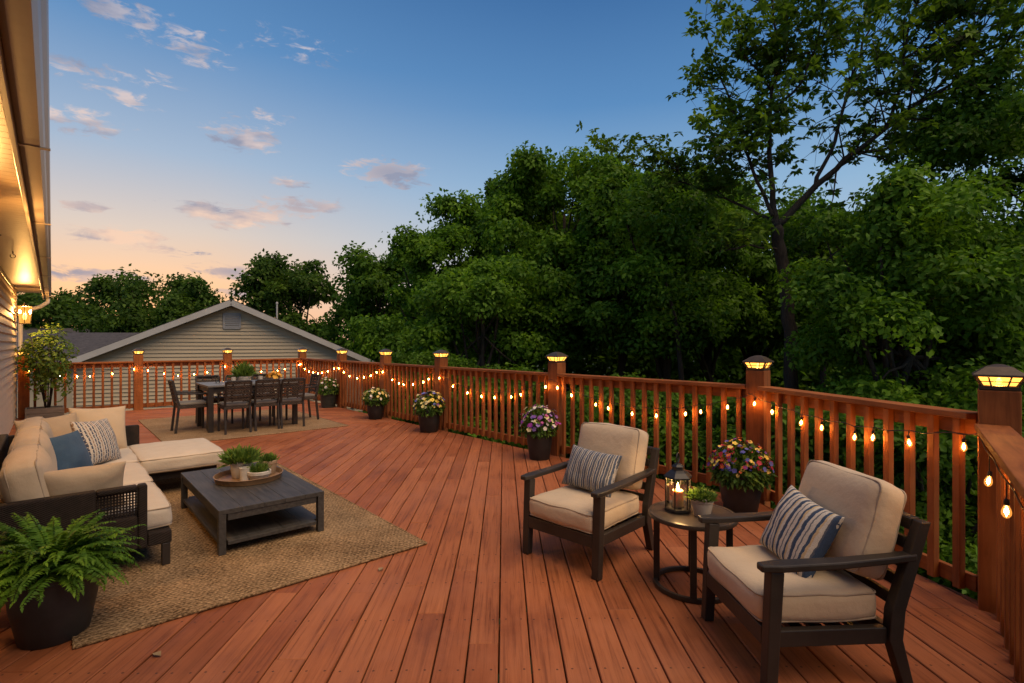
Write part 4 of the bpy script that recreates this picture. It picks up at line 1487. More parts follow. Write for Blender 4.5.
def fern(t, nf, z0, reach, rise):
    Vs, Fs = [], []
    off = 0
    for i in range(nf):
        a_ = random.uniform(0, 6.283)
        el = random.uniform(0.45, 1.5)
        Lh = reach * random.uniform(0.75, 1.1)
        d = Vector((math.cos(a_), math.sin(a_), 0)); sdv = Vector((-math.sin(a_), math.cos(a_), 0))
        pts = []
        p = Vector((d.x * random.uniform(0, .05), d.y * random.uniform(0, .05), z0))
        K = 34
        ang = el
        bend = random.uniform(1.1, 1.9) / K
        tw = random.uniform(-0.35, 0.35) / K
        for k in range(K + 1):
            pts.append((p.copy(), ang))
            dd = d * math.cos(tw * k * 3) + sdv * math.sin(tw * k * 3)
            p = p + (dd * math.cos(ang) + Vector((0, 0, 1)) * math.sin(ang)) * Lh / K
            ang -= bend * (0.5 + k / K)
        P, AX, NR, LN = [], [], [], []
        for k in range(3, K + 1):
            q, an = pts[k]
            t_ = k / K
            wl = 0.040 * math.sin(math.pi * min(1, (t_ * 0.86 + 0.13))) ** 0.7 + 0.006
            fw = d * math.cos(an) + Vector((0, 0, 1)) * math.sin(an)
            nr = Vector((0, 0, 1)) * math.cos(an) - d * math.sin(an)
            for sg in (-1, 1):
                ax_ = sdv * sg + fw * 0.45 - nr * 0.25 + Vector((random.gauss(0, .12), random.gauss(0, .12), random.gauss(0, .12)))
                P.append(q); AX.append(ax_); NR.append(nr + Vector((random.gauss(0, .15), random.gauss(0, .15), 0))); LN.append(wl * random.uniform(.85, 1.15))
        P.append(pts[K][0]); AX.append(d * math.cos(ang) + Vector((0, 0, math.sin(ang)))); NR.append(Vector((0, 0, 1))); LN.append(0.03)
        LN = np.array(LN)
        V, Fc = leaves(np.array([tuple(x) for x in P]), np.array([tuple(x) for x in AX]), np.array([tuple(x) for x in NR]), LN, np.maximum(LN * 0.42, 0.010), 0.1)
        Vs.append(V); Fs.append(Fc + off); off += len(V)
    return np.concatenate(Vs), np.concatenate(Fs)


fx = cam2w(-2.275, 2.585)
t = thing('potted_fern', 'lush green fern in a dark pot in front of the sofa arm', 'plant', (*fx, 0))
MB().lathe(pot_prof(0.188, 0.138, 0.33, 0.012, 0.016), 40).build('pot', M['pot_dark'], t, smooth=35)
MB().lathe([(0.170, 0.29), (0.004, 0.305)], 24).build('soil', M['soil'], t)
V, Fc = fern(t, 190, 0.305, 0.355, 0.3)
link('fronds', np_mesh('fronds', V, Fc, M['leaf_fern']), t)

# corner shrub in a weathered planter box
sx_, sy_ = at(46, 10.0)
t = thing('planter_box', 'low weathered wooden planter box at the foot of the far railing by the house', 'planter', (-0.10, 13.50, 0))
mb = MB()
for k in range(2):
    z0 = 0.005 + k * 0.105
    mb.box(-0.28, 0.28, -0.18, -0.155, z0, z0 + 0.1)
    mb.box(-0.28, 0.28, 0.155, 0.18, z0, z0 + 0.1)
    mb.box(-0.28, -0.255, -0.153, 0.153, z0, z0 + 0.1)
    mb.box(0.255, 0.28, -0.153, 0.153, z0, z0 + 0.1)
mb.build('box', M['grey_wood'], t, bevel=0.003)
MB().box(-0.254, 0.254, -0.154, 0.154, 0.01, 0.185).build('soil', M['soil'], t)
t = thing('shrub', 'leafy young shrub growing in the planter box below the corner lantern', 'shrub', (-0.06, 13.42, 0.15))
mb = MB()
for k in range(7):
    a_ = random.uniform(0, 6.28); rr = random.uniform(.1, .4)
    mb.tube([(0.02 * math.cos(a_), 0.02 * math.sin(a_), 0), (rr * .3 * math.cos(a_), rr * .3 * math.sin(a_), 0.5), (rr * math.cos(a_), rr * math.sin(a_), random.uniform(1.0, 1.55))], [0.014, 0.010, 0.004], 6)
mb.build('stems', M['bark'], t, smooth=True)
n = 190
dd = rand_dirs(n, -0.9)
n = len(dd)
C = dd * rng.uniform(0.35, 1.0, n)[:, None] * np.array([0.42, 0.38, 0.80]) + np.array([0, 0, 0.92])
C[:, :2] *= (1.0 + 0.25 * np.sin(C[:, 2:3] * 7))
V, Fc = sprays(C, dd + np.array([0, 0, .5]), 8, 0.10, 0.095, 0.048, 0.1)
link('foliage', np_mesh('foliage', V, Fc, M['leaf_herb2'] if 'leaf_herb2' in M else M['leaf_herb']), t)

# ------------------------------------------------------------------ rugs
def rug(label, x0, x1, y0, y1, m_, th=0.012):
    nx, ny = 60, 60
    V = []
    for j in range(ny + 1):
        for i in range(nx + 1):
            x = x0 + (x1 - x0) * i / nx; y = y0 + (y1 - y0) * j / ny
            e = 0.006
            if i in (0, nx):
                x += mnoise.noise(Vector((x * 3, y * 6, 1))) * e
            if j in (0, ny):
                y += mnoise.noise(Vector((x * 6, y * 3, 2))) * e
            edge = min(i, nx - i, j, ny - j)
            z = th * (0.75 if edge == 0 else 1.0) + mnoise.noise(Vector((x * 4, y * 4, 0))) * 0.0015
            V.append((x - (x0 + x1) / 2, y - (y0 + y1) / 2, z))
    Fs = [(j * (nx + 1) + i, j * (nx + 1) + i + 1, (j + 1) * (nx + 1) + i + 1, (j + 1) * (nx + 1) + i) for j in range(ny) for i in range(nx)]
    b0 = [i for i in range(nx + 1)] + [j * (nx + 1) + nx for j in range(1, ny + 1)] + [ny * (nx + 1) + i for i in range(nx - 1, -1, -1)] + [j * (nx + 1) for j in range(ny - 1, 0, -1)]
    o = len(V)
    for k in b0:
        V.append((V[k][0], V[k][1], 0.001))
    nb = len(b0)
    for k in range(nb):
        k2 = (k + 1) % nb
        Fs.append((b0[k], o + k, o + k2, b0[k2]))
    ob = MB().add(V, Fs).build('rug', m_, smooth=40)
    ob.location = ((x0 + x1) / 2, (y0 + y1) / 2, 0.002)
    # corded border
    cb = MB()
    w, h = (x1 - x0) / 2, (y1 - y0) / 2
    loop = [(-w, -h), (w, -h), (w, h), (-w, h), (-w, -h)]
    for p, q in zip(loop[:-1], loop[1:]):
        K = 90
        cb.tube([(p[0] + (q[0] - p[0]) * k / K + mnoise.noise(Vector((k * .3, p[0], p[1]))) * .004, p[1] + (q[1] - p[1]) * k / K + mnoise.noise(Vector((k * .3, p[1], 7))) * .004, th * 0.62) for k in range(K + 1)], 0.0075, 6)
    cb.build('border', m_, ob, smooth=True)
    return tag(ob, label, 'rug', 'woven rugs')


rug('large woven jute rug under the sofa and coffee table', 0.08, 2.02, 3.21, 6.95, M['jute'])
rug('flat sisal rug under the dining table', 1.21, 3.88, 8.70, 11.9, M['jute_far'], 0.009)
FZ = 0.013

for px, py, ang, lab in ((379, 572, 0.6, 'single dry leaf lying on the deck boards near the jute rug corner'), (161, 657, 2.1, 'small dark fallen leaf on the deck boards below the jute rug')):
    d_ = EYE * F / (py - HY)
    xy_ = at(px, d_)
    V, Fc = leaves(np.array([[0, 0, 0.004]]), np.array([[math.cos(ang), math.sin(ang), 0.12]]), np.array([[0, 0, 1.0]]), 0.055, 0.036, 0.2)
    lf = link('fallen_leaf', np_mesh('fallen_leaf', V, Fc, M['dry']))
    lf.location = (*xy_, 0.002)
    tag(lf, lab, 'leaf')

# ------------------------------------------------------------------ sectional sofa
S0 = thing('sectional_sofa', 'L shaped dark wicker sectional sofa with cream cushions along the house wall', 'sofa')
X0, XF, Y0, Y1 = -0.40, 0.60, 4.00, 6.86
arm = MB()
# near arm with a rectangular opening near its front top corner
ox0, ox1, oz0, oz1 = 0.20, 0.405, 0.36, 0.52
AT = 0.555
arm.box(X0, ox0, Y0, Y0 + 0.07, 0.15, AT)
arm.box(ox1, 0.455, Y0, Y0 + 0.07, 0.15, AT)
arm.box(ox0, ox1, Y0 + .001, Y0 + 0.069, 0.15, oz0)
arm.box(ox0, ox1, Y0 + .001, Y0 + 0.069, oz1, AT - .001)
arm.build('armrest', M['wicker'], S0, bevel=0.012)
lat = MB()
nxl, nzl = 13, 9
for k in range(nxl):
    x = ox0 + (ox1 - ox0) * (k + .5) / nxl
    lat.box(x - .0045, x + .0045, Y0 + 0.030, Y0 + 0.036, oz0, oz1)
for k in range(nzl):
    z = oz0 + (oz1 - oz0) * (k + .5) / nzl
    lat.box(ox0, ox1, Y0 + 0.0365, Y0 + 0.0415, z - .0035, z + .0035)
lat.build('cane_panel', M['wicker'], S0)
MB().box(X0, 0.70, Y1 - 0.07, Y1, 0.15, 0.575).build('armrest', M['wicker'], S0, bevel=0.012)
MB().box(X0, X0 + 0.095, Y0 + 0.072, Y1 - 0.072, 0.15, 0.60).build('backrest', M['wicker'], S0, bevel=0.012)
base = MB()
base.box(X0 + 0.097, XF - 0.015, Y0 + 0.072, Y1 - 0.072, 0.155, 0.235)
base.box(XF - 0.014, 1.24, Y1 - 0.99, Y1 - 0.072, 0.155, 0.235)
base.box(0.457, XF - 0.015, Y0 + 0.004, Y0 + 0.07, 0.155, 0.235)
base.build('base_frame', M['wicker'], S0, bevel=0.008)
for (x, y) in ((0.555, 4.03), (-0.36, 4.04), (0.555, 5.80), (1.205, 5.905), (1.205, 6.72), (-0.36, 6.80)):
    MB().beam((x, y, 0.014), (x, y, 0.1545), 0.046, 0.046, up=(0, 1, 0)).build('leg', M['dark'], S0, bevel=0.004)


def sofa_cushion(name, sx, sy, sz, loc, rot=None, m_='cream', seed=0, puff=0.018, r=0.034):
    o = cushion(sx, sy, sz, r, puff, seed=seed, n=12).build(name, M[m_], S0, smooth=True)
    piping(sx, sy, sz, r, seed=seed).build('piping', M['pipe'], o, smooth=True)
    o.location = loc
    if rot:
        o.rotation_euler = rot
    return o


sofa_cushion('seat_cushion', 0.90, 0.83, 0.14, (0.15, 4.49, 0.236), seed=11)
sofa_cushion('seat_cushion', 0.90, 0.88, 0.14, (0.15, 5.36, 0.236), seed=12)
sofa_cushion('chaise_cushion', 0.70, 0.96, 0.14, (0.955, 6.29, 0.236), seed=13)
sofa_cushion('seat_cushion', 0.89, 0.96, 0.14, (0.16, 6.29, 0.236), seed=14)
# back cushions lean against the wicker back
for k, (yc, w) in enumerate(((4.52, 0.86), (5.38, 0.84), (6.25, 0.86))):
    o = sofa_cushion('back_cushion', 0.365, w, 0.175, (-0.105 - 0.10, yc, 0.375 + 0.18), seed=20 + k, m_='beige', puff=0.035, r=0.06)
    o.rotation_euler = (0, R(-74), 0)
    o.location = (-0.19, yc, 0.365 + 0.185)
    o.rotation_euler = (0, R(74 - 180 + 0), 0)
    o.rotation_euler = (0, R(79), 0)

place_pillow('plain tan lumbar pillow against the near arm of the sofa', 0.42, 0.31, 0.19, M['beige2'], (0.15, 4.19), 0.375 + 0.165, R(180), R(18), R(1), 31)
place_pillow('blue square pillow on the sofa, in front of the patterned pillow', 0.37, 0.36, 0.18, M['blue'], (0.07, 5.46), 0.375 + 0.175, R(38), R(22), R(-4), 32)
place_pillow('cream pillow with broken blue and brown stripes, behind the blue pillow', 0.42, 0.42, 0.16, M['stripe_c'], (0.30, 5.92), 0.375 + 0.195, R(52), R(22), R(4), 33)
place_pillow('large plain beige pillow leaning on the far arm of the sofa', 0.47, 0.46, 0.18, M['beige'], (0.35, 6.60), 0.375 + 0.215, R(14), R(16), R(3), 34)
place_pillow('plain beige pillow in the sofa corner, mostly hidden by the patterned one', 0.46, 0.42, 0.16, M['beige2'], (-0.01, 6.36), 0.375 + 0.20, R(20), R(16), R(-3), 35)

# ------------------------------------------------------------------ coffee table
ct = thing('coffee_table', 'low charcoal coffee table with a lower shelf on the jute rug', 'coffee table', (1.20, 4.62, FZ))
hx, hy, H = 0.36, 0.69, 0.305
top = MB()
for k in range(5):
    w = 2 * hx / 5
    top.box(-hx + k * w + 0.0006, -hx + (k + 1) * w - 0.0006, -hy, hy, H - 0.032, H)
top.build('tabletop', M['table'], ct, bevel=0.002)
ap = MB()
for s in (-1, 1):
    ap.box(s * (hx - .02) - .014, s * (hx - .02) + .014, -hy + .058, hy - .058, H - 0.078, H - 0.033)
    ap.box(-hx + .058, hx - .058, s * (hy - .02) - .014, s * (hy - .02) + .014, H - 0.078, H - 0.033)
ap.build('apron', M['table'], ct, bevel=0.002)
for sx in (-1, 1):
    for sy in (-1, 1):
        MB().box(sx * (hx - .024) - .023, sx * (hx - .024) + .023, sy * (hy - .024) - .023, sy * (hy - .024) + .023, 0.001, H - 0.033).build('leg', M['table'], ct, bevel=0.003)
sh = MB()
for k in range(5):
    w = (2 * hx - .02) / 5
    sh.box(-hx + .01 + k * w + .0006, -hx + .01 + (k + 1) * w - .0006, -hy + .058, hy - .058, 0.062, 0.088)
for s in (-1, 1):
    sh.box(-hx + .058, hx - .058, s * (hy - .03) - .026, s * (hy - .03) + .026, 0.060, 0.086)
sh.build('shelf', M['table'], ct, bevel=0.002)
TZ = FZ + H
tc = cam2w(-2.19, 4.33)
tr = MB().lathe([(0.225, 0.0), (0.245, 0.003), (0.258, 0.042), (0.262, 0.046), (0.254, 0.048), (0.240, 0.012), (0.1, 0.010)], 48)
tr = tr.build('tray', M['tray'], smooth=35)
tr.location = (*tc, TZ + 0.001)
tag(tr, 'round wooden tray on the coffee table', 'tray')
p1 = (tc[0] - 0.085, tc[1] + 0.045)
p1 = cam2w(-2.27, 4.36)
potted('potted_plant', 'bushy green plant in a pale pot at the left of the wooden tray', 'plant', (*p1, TZ + 0.012), 0.085, 0.070, 0.135, M['pot_clay'], M['leaf_herb'], 420, 0.13, 0.17, 0.028, 'small potted plants', 0.6)
p2 = cam2w(-2.075, 4.27)
potted('potted_plant', 'small plant in a wide whitewashed bowl at the right of the tray', 'plant', (*p2, TZ + 0.012), 0.090, 0.066, 0.075, M['pot_white'], M['leaf_herb'], 200, 0.07, 0.11, 0.014, 'small potted plants', 0.5)
p3 = cam2w(-2.085, 4.45)
potted('potted_plant', 'little plant in a tan clay pot at the back of the tray', 'plant', (*p3, TZ + 0.012), 0.070, 0.055, 0.120, M['pot_tan'], M['leaf_herb'], 200, 0.07, 0.10, 0.014, 'small potted plants', 0.5)
p4 = cam2w(-2.175, 4.24)
cv = MB().lathe([(0.036, 0.0), (0.040, 0.004), (0.042, 0.09), (0.044, 0.105), (0.038, 0.105), (0.036, 0.05)], 24).build('votive_cup', M['pot_white'], smooth=35)
cv.location = (*p4, TZ + 0.012)
tag(cv, 'plain pale cup at the front of the tray, between the two pots', 'cup')

# ------------------------------------------------------------------ dining set
DX0, DX1, DY0, DY1, DH = 1.86, 3.28, 9.42, 10.36, 0.755
RZ = 0.0115
dt = thing('dining_table', 'long dark dining table with a greyish top at the far end of the deck', 'dining table', ((DX0 + DX1) / 2, (DY0 + DY1) / 2, RZ))
hx, hy = (DX1 - DX0) / 2, (DY1 - DY0) / 2
top = MB()
for k in range(6):
    w = 2 * hy / 6
    top.box(-hx, hx, -hy + k * w + .001, -hy + (k + 1) * w - .001, DH - 0.03, DH)
top.build('tabletop', M['tablew'], dt, bevel=0.003)
ap = MB()
for s in (-1, 1):
    ap.box(-hx + .09, hx - .09, s * (hy - .05) - .015, s * (hy - .05) + .015, DH - .11, DH - .031)
    ap.box(s * (hx - .05) - .015, s * (hx - .05) + .015, -hy + .09, hy - .09, DH - .11, DH - .031)
ap.build('apron', M['dark'], dt)
for sx in (-1, 1):
    for sy in (-1, 1):
        MB().box(sx * (hx - .05) - .038, sx * (hx - .05) + .038, sy * (hy - .05) - .038, sy * (hy - .05) + .038, 0.001, DH - .031).build('leg', M['dark'], dt, bevel=0.003)


def make_dining_chair(label):
    t = thing('dining_chair', label, 'chair', (0, 0, RZ), 0, 'chairs around the dining table')
    w, d = 0.200, 0.22
    for s in (-1, 1):
        MB().beam((s * (w - .018), d - .02, 0.001), (s * (w - .018), d - .02, 0.43), 0.030, 0.034, up=(0, 1, 0)).build('leg', M['dark'], t, bevel=0.003)
        rl = MB().beam((s * (w - .018), -d - .03, 0.001), (s * (w - .018), -d + .015, 0.43), 0.028, 0.034, up=(0, 1, 0))
        rl.beam((s * (w - .018), -d + .015, 0.431), (s * (w - .018), -d - .07, 0.83), 0.028, 0.034, up=(0, 1, 0))
        rl.build('leg', M['dark'], t)
        MB().beam((s * (w - .01), d - .01, 0.605), (s * (w - .01), -d - .01, 0.63), 0.036, 0.024).build('armrest', M['dark'], t, bevel=0.003)
        MB().beam((s * (w - .012), d - .03, 0.43), (s * (w - .012), d - .03, 0.594), 0.026, 0.026, up=(0, 1, 0)).build('arm_post', M['dark'], t)
    MB().box(-w + .003, w - .003, -d + .012, d - .006, 0.385, 0.43).build('seat_frame', M['wicker_d'], t, bevel=0.006)
    bk = MB()
    nx = 8
    for kb in range(6):
        z0_ = 0.515 + kb * 0.053
        vs, fs = [], []
        for zz in (z0_, z0_ + 0.040):
            for i in range(nx + 1):
                x = -w + .03 + (2 * w - .06) * i / nx
                yy = -d + .015 - (zz - .431) * 0.213 - 0.02 * (1 - (x / w) ** 2)
                vs.append((x, yy - .008, zz)); vs.append((x, yy + .008, zz))
        st_ = (nx + 1) * 2
        for i in range(nx):
            o = i * 2
            fs += [(o, o + 2, o + st_ + 2, o + st_), (o + 1, o + st_ + 1, o + st_ + 3, o + 3), (o, o + 1, o + 3, o + 2), (o + st_, o + st_ + 2, o + st_ + 3, o + st_ + 1)]
        fs += [(0, st_, st_ + 1, 1), (nx * 2, nx * 2 + 1, nx * 2 + st_ + 1, nx * 2 + st_)]
        bk.add(vs, fs)
    for xx in (-0.08, 0.08):
        bk.beam((xx, -d - .006, 0.50), (xx, -d - .072, 0.82), 0.02, 0.012, up=(0, 1, 0))
    bk.build('backrest', M['wicker_d'], t)
    MB().beam((-w + .03, -d - .072, 0.832), (w - .03, -d - .072, 0.832), 0.034, 0.026).build('top_bar', M['dark'], t, bevel=0.004)
    c = cushion(2 * w - .03, 2 * d - .035, 0.05, 0.02, 0.008, seed=3, n=6, wr=.003).build('seat_cushion', M['seat_grey'], t, smooth=True)
    c.location = (0, 0.005, 0.431)
    return t


dc = make_dining_chair('dark wicker dining chair with its back to the viewer, leftmost on the near long side')
dc.location = (2.22, 9.33, RZ)
G_ = 'chairs around the dining table'
dup(dc, (2.665, 9.37, RZ), R(1), 'middle dining chair of the three on the near long side of the table', G_)
dup(dc, (3.085, 9.36, RZ), R(-2), 'rightmost dining chair on the near long side of the table', G_)
dup(dc, (1.72, 9.90, RZ), R(-90), 'dining chair at the left end of the table, seen from the side', G_)
dup(dc, (3.50, 9.93, RZ), R(92), 'dining chair at the right end of the table, nearest the flower pots', G_)
dup(dc, (2.12, 10.47, RZ), R(180), 'left dining chair on the far side of the table, by the far railing', G_)
dup(dc, (2.60, 10.48, RZ), R(179), 'middle dining chair on the far side, half hidden behind the green centrepiece', G_)
dup(dc, (3.05, 10.46, RZ), R(181), 'right dining chair on the far side, behind the golden flowers', G_)


def on_table(px, d):
    return at(px, d)


TT = RZ + DH
pd = (2.52, 9.93)
potted('potted_plant', 'leafy green centrepiece in a pale pot on the dining table', 'plant', (*pd, TT + .001), 0.10, 0.08, 0.10, M['pot_white'], M['leaf_herb'], 420, 0.12, 0.30, 0.034, 'small potted plants', 0.38)
t = thing('flower_bowl', 'bowl of golden flowers at the right end of the dining table', 'flowers', (3.05, 10.02, TT + .001))
MB().lathe([(0.05, 0), (0.075, 0.01), (0.10, 0.06), (0.095, 0.062), (0.06, 0.03)], 24).build('bowl', M['pot_tan'], t, smooth=40)
V, Fs = flowers(70, 0.11, 0.06, 0.085, 0.030)
link('blossoms', np_mesh('blossoms', V, Fs, M['fl_orange']), t)
for k, (x, y, lab) in enumerate(((2.12, 9.98, 'clear tumbler on the dining table left of the green centrepiece'), (2.32, 9.80, 'pale tumbler just left of the green centrepiece pot'), (2.76, 9.83, 'pale tumbler just right of the green centrepiece pot'))):
    g = MB().lathe([(0.028, 0), (0.032, 0.003), (0.036, 0.10), (0.033, 0.10), (0.029, 0.012)], 16).build('tumbler', M['pot_white'] if k else M['glass'], smooth=40)
    g.location = (x, y, TT + .001)
    tag(g, lab, 'cup', 'cups on the dining table')

# ------------------------------------------------------------------ trees
def T(*a, **k):
    return dense_tree(*a, **k)


T('oak_tree', 'dark rounded tree far left, low against the sunset beside the house corner', 58, 44, 296, 52, M['leaf_oak'], leaf=0.34, nlobe=24, per=60, K=8)
T('oak_tree', 'dark spreading tree behind the left slope of the taupe gable', 152, 40, 280, 62, M['leaf_oak'], leaf=0.32, nlobe=34, per=70, K=8, lobe=0.32)
T('oak_tree', 'smaller round topped tree just left of the gable peak, against the sunset', 188, 37, 283, 28, M['leaf_oak'], leaf=0.30, nlobe=16, per=50, K=8, lobe=0.40)
T('oak_tree', 'dark open crowned tree rising behind the right slope of the gable', 294, 34, 262, 44, M['leaf_oak'], leaf=0.29, nlobe=30, per=56, K=8, lobe=0.30)
T('maple_tree', 'broad dark green tree between the gable and the tall woods', 380, 31, 256, 54, M['leaf_dark'], leaf=0.27, nlobe=36, per=66, K=9, lobe=0.32)
T('maple_tree', 'low bright green tree behind the right end of the gable roof', 392, 23, 322, 50, M['leaf_mid'], leaf=0.20, nlobe=24, per=60, K=9)
T('maple_tree', 'tall dark tree with a tiered edge at the left end of the woods', 462, 26, 206, 48, M['leaf_mid'], leaf=0.22, nlobe=40, per=70, K=9, lobe=0.30)
T('spruce_tree', 'slim pointed conifer tip poking above the woods', 494, 30, 186, 34, M['leaf_oak'], leaf=0.22, nlobe=44, per=46, K=8, lobe=0.34, conif=True)
T('maple_tree', 'big bright maple with a high rounded crown in the middle of the woods', 565, 20, 166, 82, M['leaf_mid'], leaf=0.19, nlobe=60, per=80, K=10, lobe=0.26, ybot=366)
T('maple_tree', 'bushy green maple low behind the straight railing, left of centre', 480, 16.5, 268, 72, M['leaf_mid'], leaf=0.16, nlobe=40, per=70, K=10, lobe=0.30)
T('maple_tree', 'green tree filling the woods behind the lone armchair', 660, 17, 182, 80, M['leaf_mid2'], leaf=0.17, nlobe=60, per=76, K=10, lobe=0.27, ybot=360)
T('maple_tree', 'shaded tree behind the trunk of the tall open tree', 752, 20, 196, 84, M['leaf_mid2'], leaf=0.19, nlobe=54, per=70, K=9, lobe=0.28, ybot=354)
T('maple_tree', 'dark tree right of the tall trunk, sky showing above it', 862, 18, 222, 80, M['leaf_mid2'], leaf=0.18, nlobe=54, per=64, K=9, lobe=0.28, ybot=364)
T('maple_tree', 'large maple with fresh layered leaves filling the right edge', 1050, 10.8, 82, 158, M['leaf_mid2'], leaf=0.135, nlobe=100, per=90, K=10, lobe=0.25, ybot=470)
T('maple_tree', 'bright low maple branches behind the short railing section', 900, 9.6, 196, 104, M['leaf_mid'], leaf=0.12, nlobe=74, per=64, K=10, lobe=0.28, ybot=520)
T('maple_tree', 'rounded tree top rising between the conifer and the big bright maple', 525, 22, 186, 46, M['leaf_mid'], leaf=0.19, nlobe=40, per=66, K=9, lobe=0.32, ybot=344)
T('maple_tree', 'tree with a loose top under the longest left branch of the tall open tree', 622, 19, 176, 50, M['leaf_mid'], leaf=0.18, nlobe=40, per=66, K=9, lobe=0.32, ybot=344)
T('maple_tree', 'tree crown filling the gap left of the tall forked trunk', 705, 18, 200, 54, M['leaf_mid2'], leaf=0.18, nlobe=40, per=66, K=9, lobe=0.32, ybot=340)
T('maple_tree', 'smaller tree at the left end of the woods, beside the broad dark tree', 432, 24, 236, 40, M['leaf_mid'], leaf=0.21, nlobe=34, per=62, K=9, lobe=0.32)
# undergrowth along the rail, each bush on its own; its shade is put into darker leaf colour
for i, (px, d, yt, hw, mm, lab) in enumerate((
        (430, 13.5, 354, 48, 'leaf_dark', 'low green bush behind the third railing post'),
        (510, 11.5, 372, 66, 'leaf_dark', 'dark bush behind the railing between the yellow and purple flower pots'),
        (600, 10.0, 384, 72, 'leaf_dark', 'dark bush behind the railing above the lone armchair'),
        (680, 9.2, 392, 70, 'leaf_dark', 'bush behind the railing left of the flower pot of mixed colours'),
        (765, 8.2, 402, 70, 'leaf_dark', 'bush behind the railing at the post above the mixed flowers'),
        (850, 7.4, 420, 80, 'leaf_dark', 'bush behind the short railing section, left of the near corner post'),
        (950, 6.6, 432, 76, 'leaf_dark', 'bush behind the tall near corner post'))):
    T('bush', lab, px, d, yt, hw, M[mm], 'bush', leaf=0.105, nlobe=26, per=60, K=10, lobe=0.36, trunk=True, group='bushes along the railing')

# the tall open tree
tx, ty = at(787, 12.0)
tall = thing('hickory_tree', 'tall open tree with a dark forked trunk and star shaped leaf clusters', 'tree', (tx, ty, GZ))


def S(px, py, d):
    x, y = at(px, d)
    return Vector((x - tx, y - ty, zof(py, d) - GZ))


mb = MB()
tips = []


def limb(pts, r0, r1, n=8):
    q = []
    for i in range(len(pts) - 1):
        for k in range(4):
            p = pts[i].lerp(pts[i + 1], k / 4)
            q.append(p + Vector((random.gauss(0, .02), random.gauss(0, .02), random.gauss(0, .02))))
    q.append(pts[-1])
    K = len(q)
    mb.tube(q, [r0 + (r1 - r0) * (i / (K - 1)) ** 0.8 for i in range(K)], n)
    return q


def twigs(path, r, n, length, up=0.5, lvl=0, start=0.25):
    for k in range(n):
        i = random.randint(int(len(path) * start), len(path) - 1)
        p = path[i]
        d = Vector((random.gauss(0, 1), random.gauss(0, 1), random.gauss(up, 0.6))).normalized()
        Lh = length * 1.12 * random.uniform(0.6, 1.3)
        mid = p + d * Lh * 0.5 + Vector((0, 0, random.uniform(-.05, .12)))
        end = mid + (d + Vector((random.gauss(0, .35), random.gauss(0, .35), random.uniform(0.0, .55)))).normalized() * Lh * 0.5
        mb.tube([p, mid, end], [r, r * .6, r * .25], 5)
        pth = [p.lerp(mid, .5), mid, mid.lerp(end, .5), end]
        tips.append(end)
        if lvl < 1:
            twigs(pth, r * .55, 4, length * 0.55, up, lvl + 1, 0.0)
        else:
            tips.append(mid)


trunk_p = limb([Vector((0.05, 0.0, -0.1)), S(792, 420, 12.0), S(790, 330, 12.0), S(786, 285, 12.0), S(781, 250, 12.0), S(776, 226, 12.0)], 0.165, 0.125, 12)
specs = [
    ([S(776, 228, 12), S(806, 196, 11.8), S(846, 160, 11.5), S(886, 128, 11.3), S(932, 96, 11.0), S(990, 62, 10.6)], 0.115, 0.03, 12, 1.25),
    ([S(776, 228, 12), S(772, 190, 12.1), S(768, 140, 12.3), S(771, 90, 12.4), S(778, 40, 12.4), S(770, -10, 12.3)], 0.10, 0.025, 14, 1.2),
    ([S(772, 215, 12), S(752, 170, 12.4), S(738, 120, 12.8), S(722, 80, 13.0), S(712, 52, 13.1)], 0.06, 0.018, 12, 0.85),
    ([S(775, 222, 12), S(744, 205, 12.6), S(706, 192, 13.2), S(664, 176, 13.7), S(632, 164, 14.0)], 0.055, 0.014, 17, 0.85),
    ([S(812, 190, 11.8), S(836, 140, 11.9), S(850, 84, 12.2), S(868, 30, 12.5), S(880, -20, 12.6)], 0.065, 0.02, 12, 1.15),
    ([S(850, 156, 11.5), S(890, 148, 11.9), S(930, 140, 12.3)], 0.045, 0.016, 6, 0.9),
    ([S(886, 128, 11.3), S(902, 84, 11.1), S(908, 30, 11.0), S(925, -20, 10.9)], 0.05, 0.02, 9, 1.05),
    ([S(770, 120, 12.3), S(800, 84, 11.6), S(818, 40, 11.2), S(826, -6, 11.0)], 0.045, 0.016, 10, 1.0),
    ([S(932, 96, 11), S(966, 50, 10.9), S(1000, 8, 10.8)], 0.04, 0.016, 8, 0.95),
    ([S(781, 250, 12), S(748, 246, 11.6), S(720, 252, 11.3)], 0.04, 0.014, 6, 0.7),
    ([S(786, 275, 12), S(826, 262, 12.6), S(858, 232, 13.0)], 0.045, 0.014, 6, 0.8),
    ([S(940, 92, 10.9), S(985, 84, 10.4), S(1040, 60, 10.0)], 0.035, 0.014, 9, 0.95),
    ([S(905, 60, 11.1), S(950, 20, 10.8), S(1000, -30, 10.6)], 0.035, 0.014, 9, 1.0),
    ([S(771, 90, 12.4), S(742, 50, 12.0), S(735, 10, 11.8)], 0.03, 0.012, 8, 0.8),
    ([S(768, 140, 12.3), S(742, 150, 11.5), S(716, 148, 10.9)], 0.04, 0.014, 7, 0.8),
]
for pts, r0, r1, n, ln in specs:
    pa = limb(pts, r0 * 0.8, r1 * 0.8)
    tips.append(pa[-1])
    twigs(pa, max(r1 * 0.7, 0.010), int(n * 1.75), ln * 1.08)
mb.build('trunk', M['bark'], tall, smooth=True)
tp = np.array([tuple(p) for p in tips])
extra = tp[rng.integers(0, len(tp), int(len(tp) * 0.05))] + rng.normal(0, 0.25, (int(len(tp) * 0.05), 3))
tp = np.concatenate([tp, extra])
V, Fc = sprays(tp, rng.normal(0, 0.45, (len(tp), 3)) + np.array([0, 0, 0.9]), 8, 0.02, 0.170, 0.092, droop=0.08, jitter=0.20)
print('TIPS', len(tp))
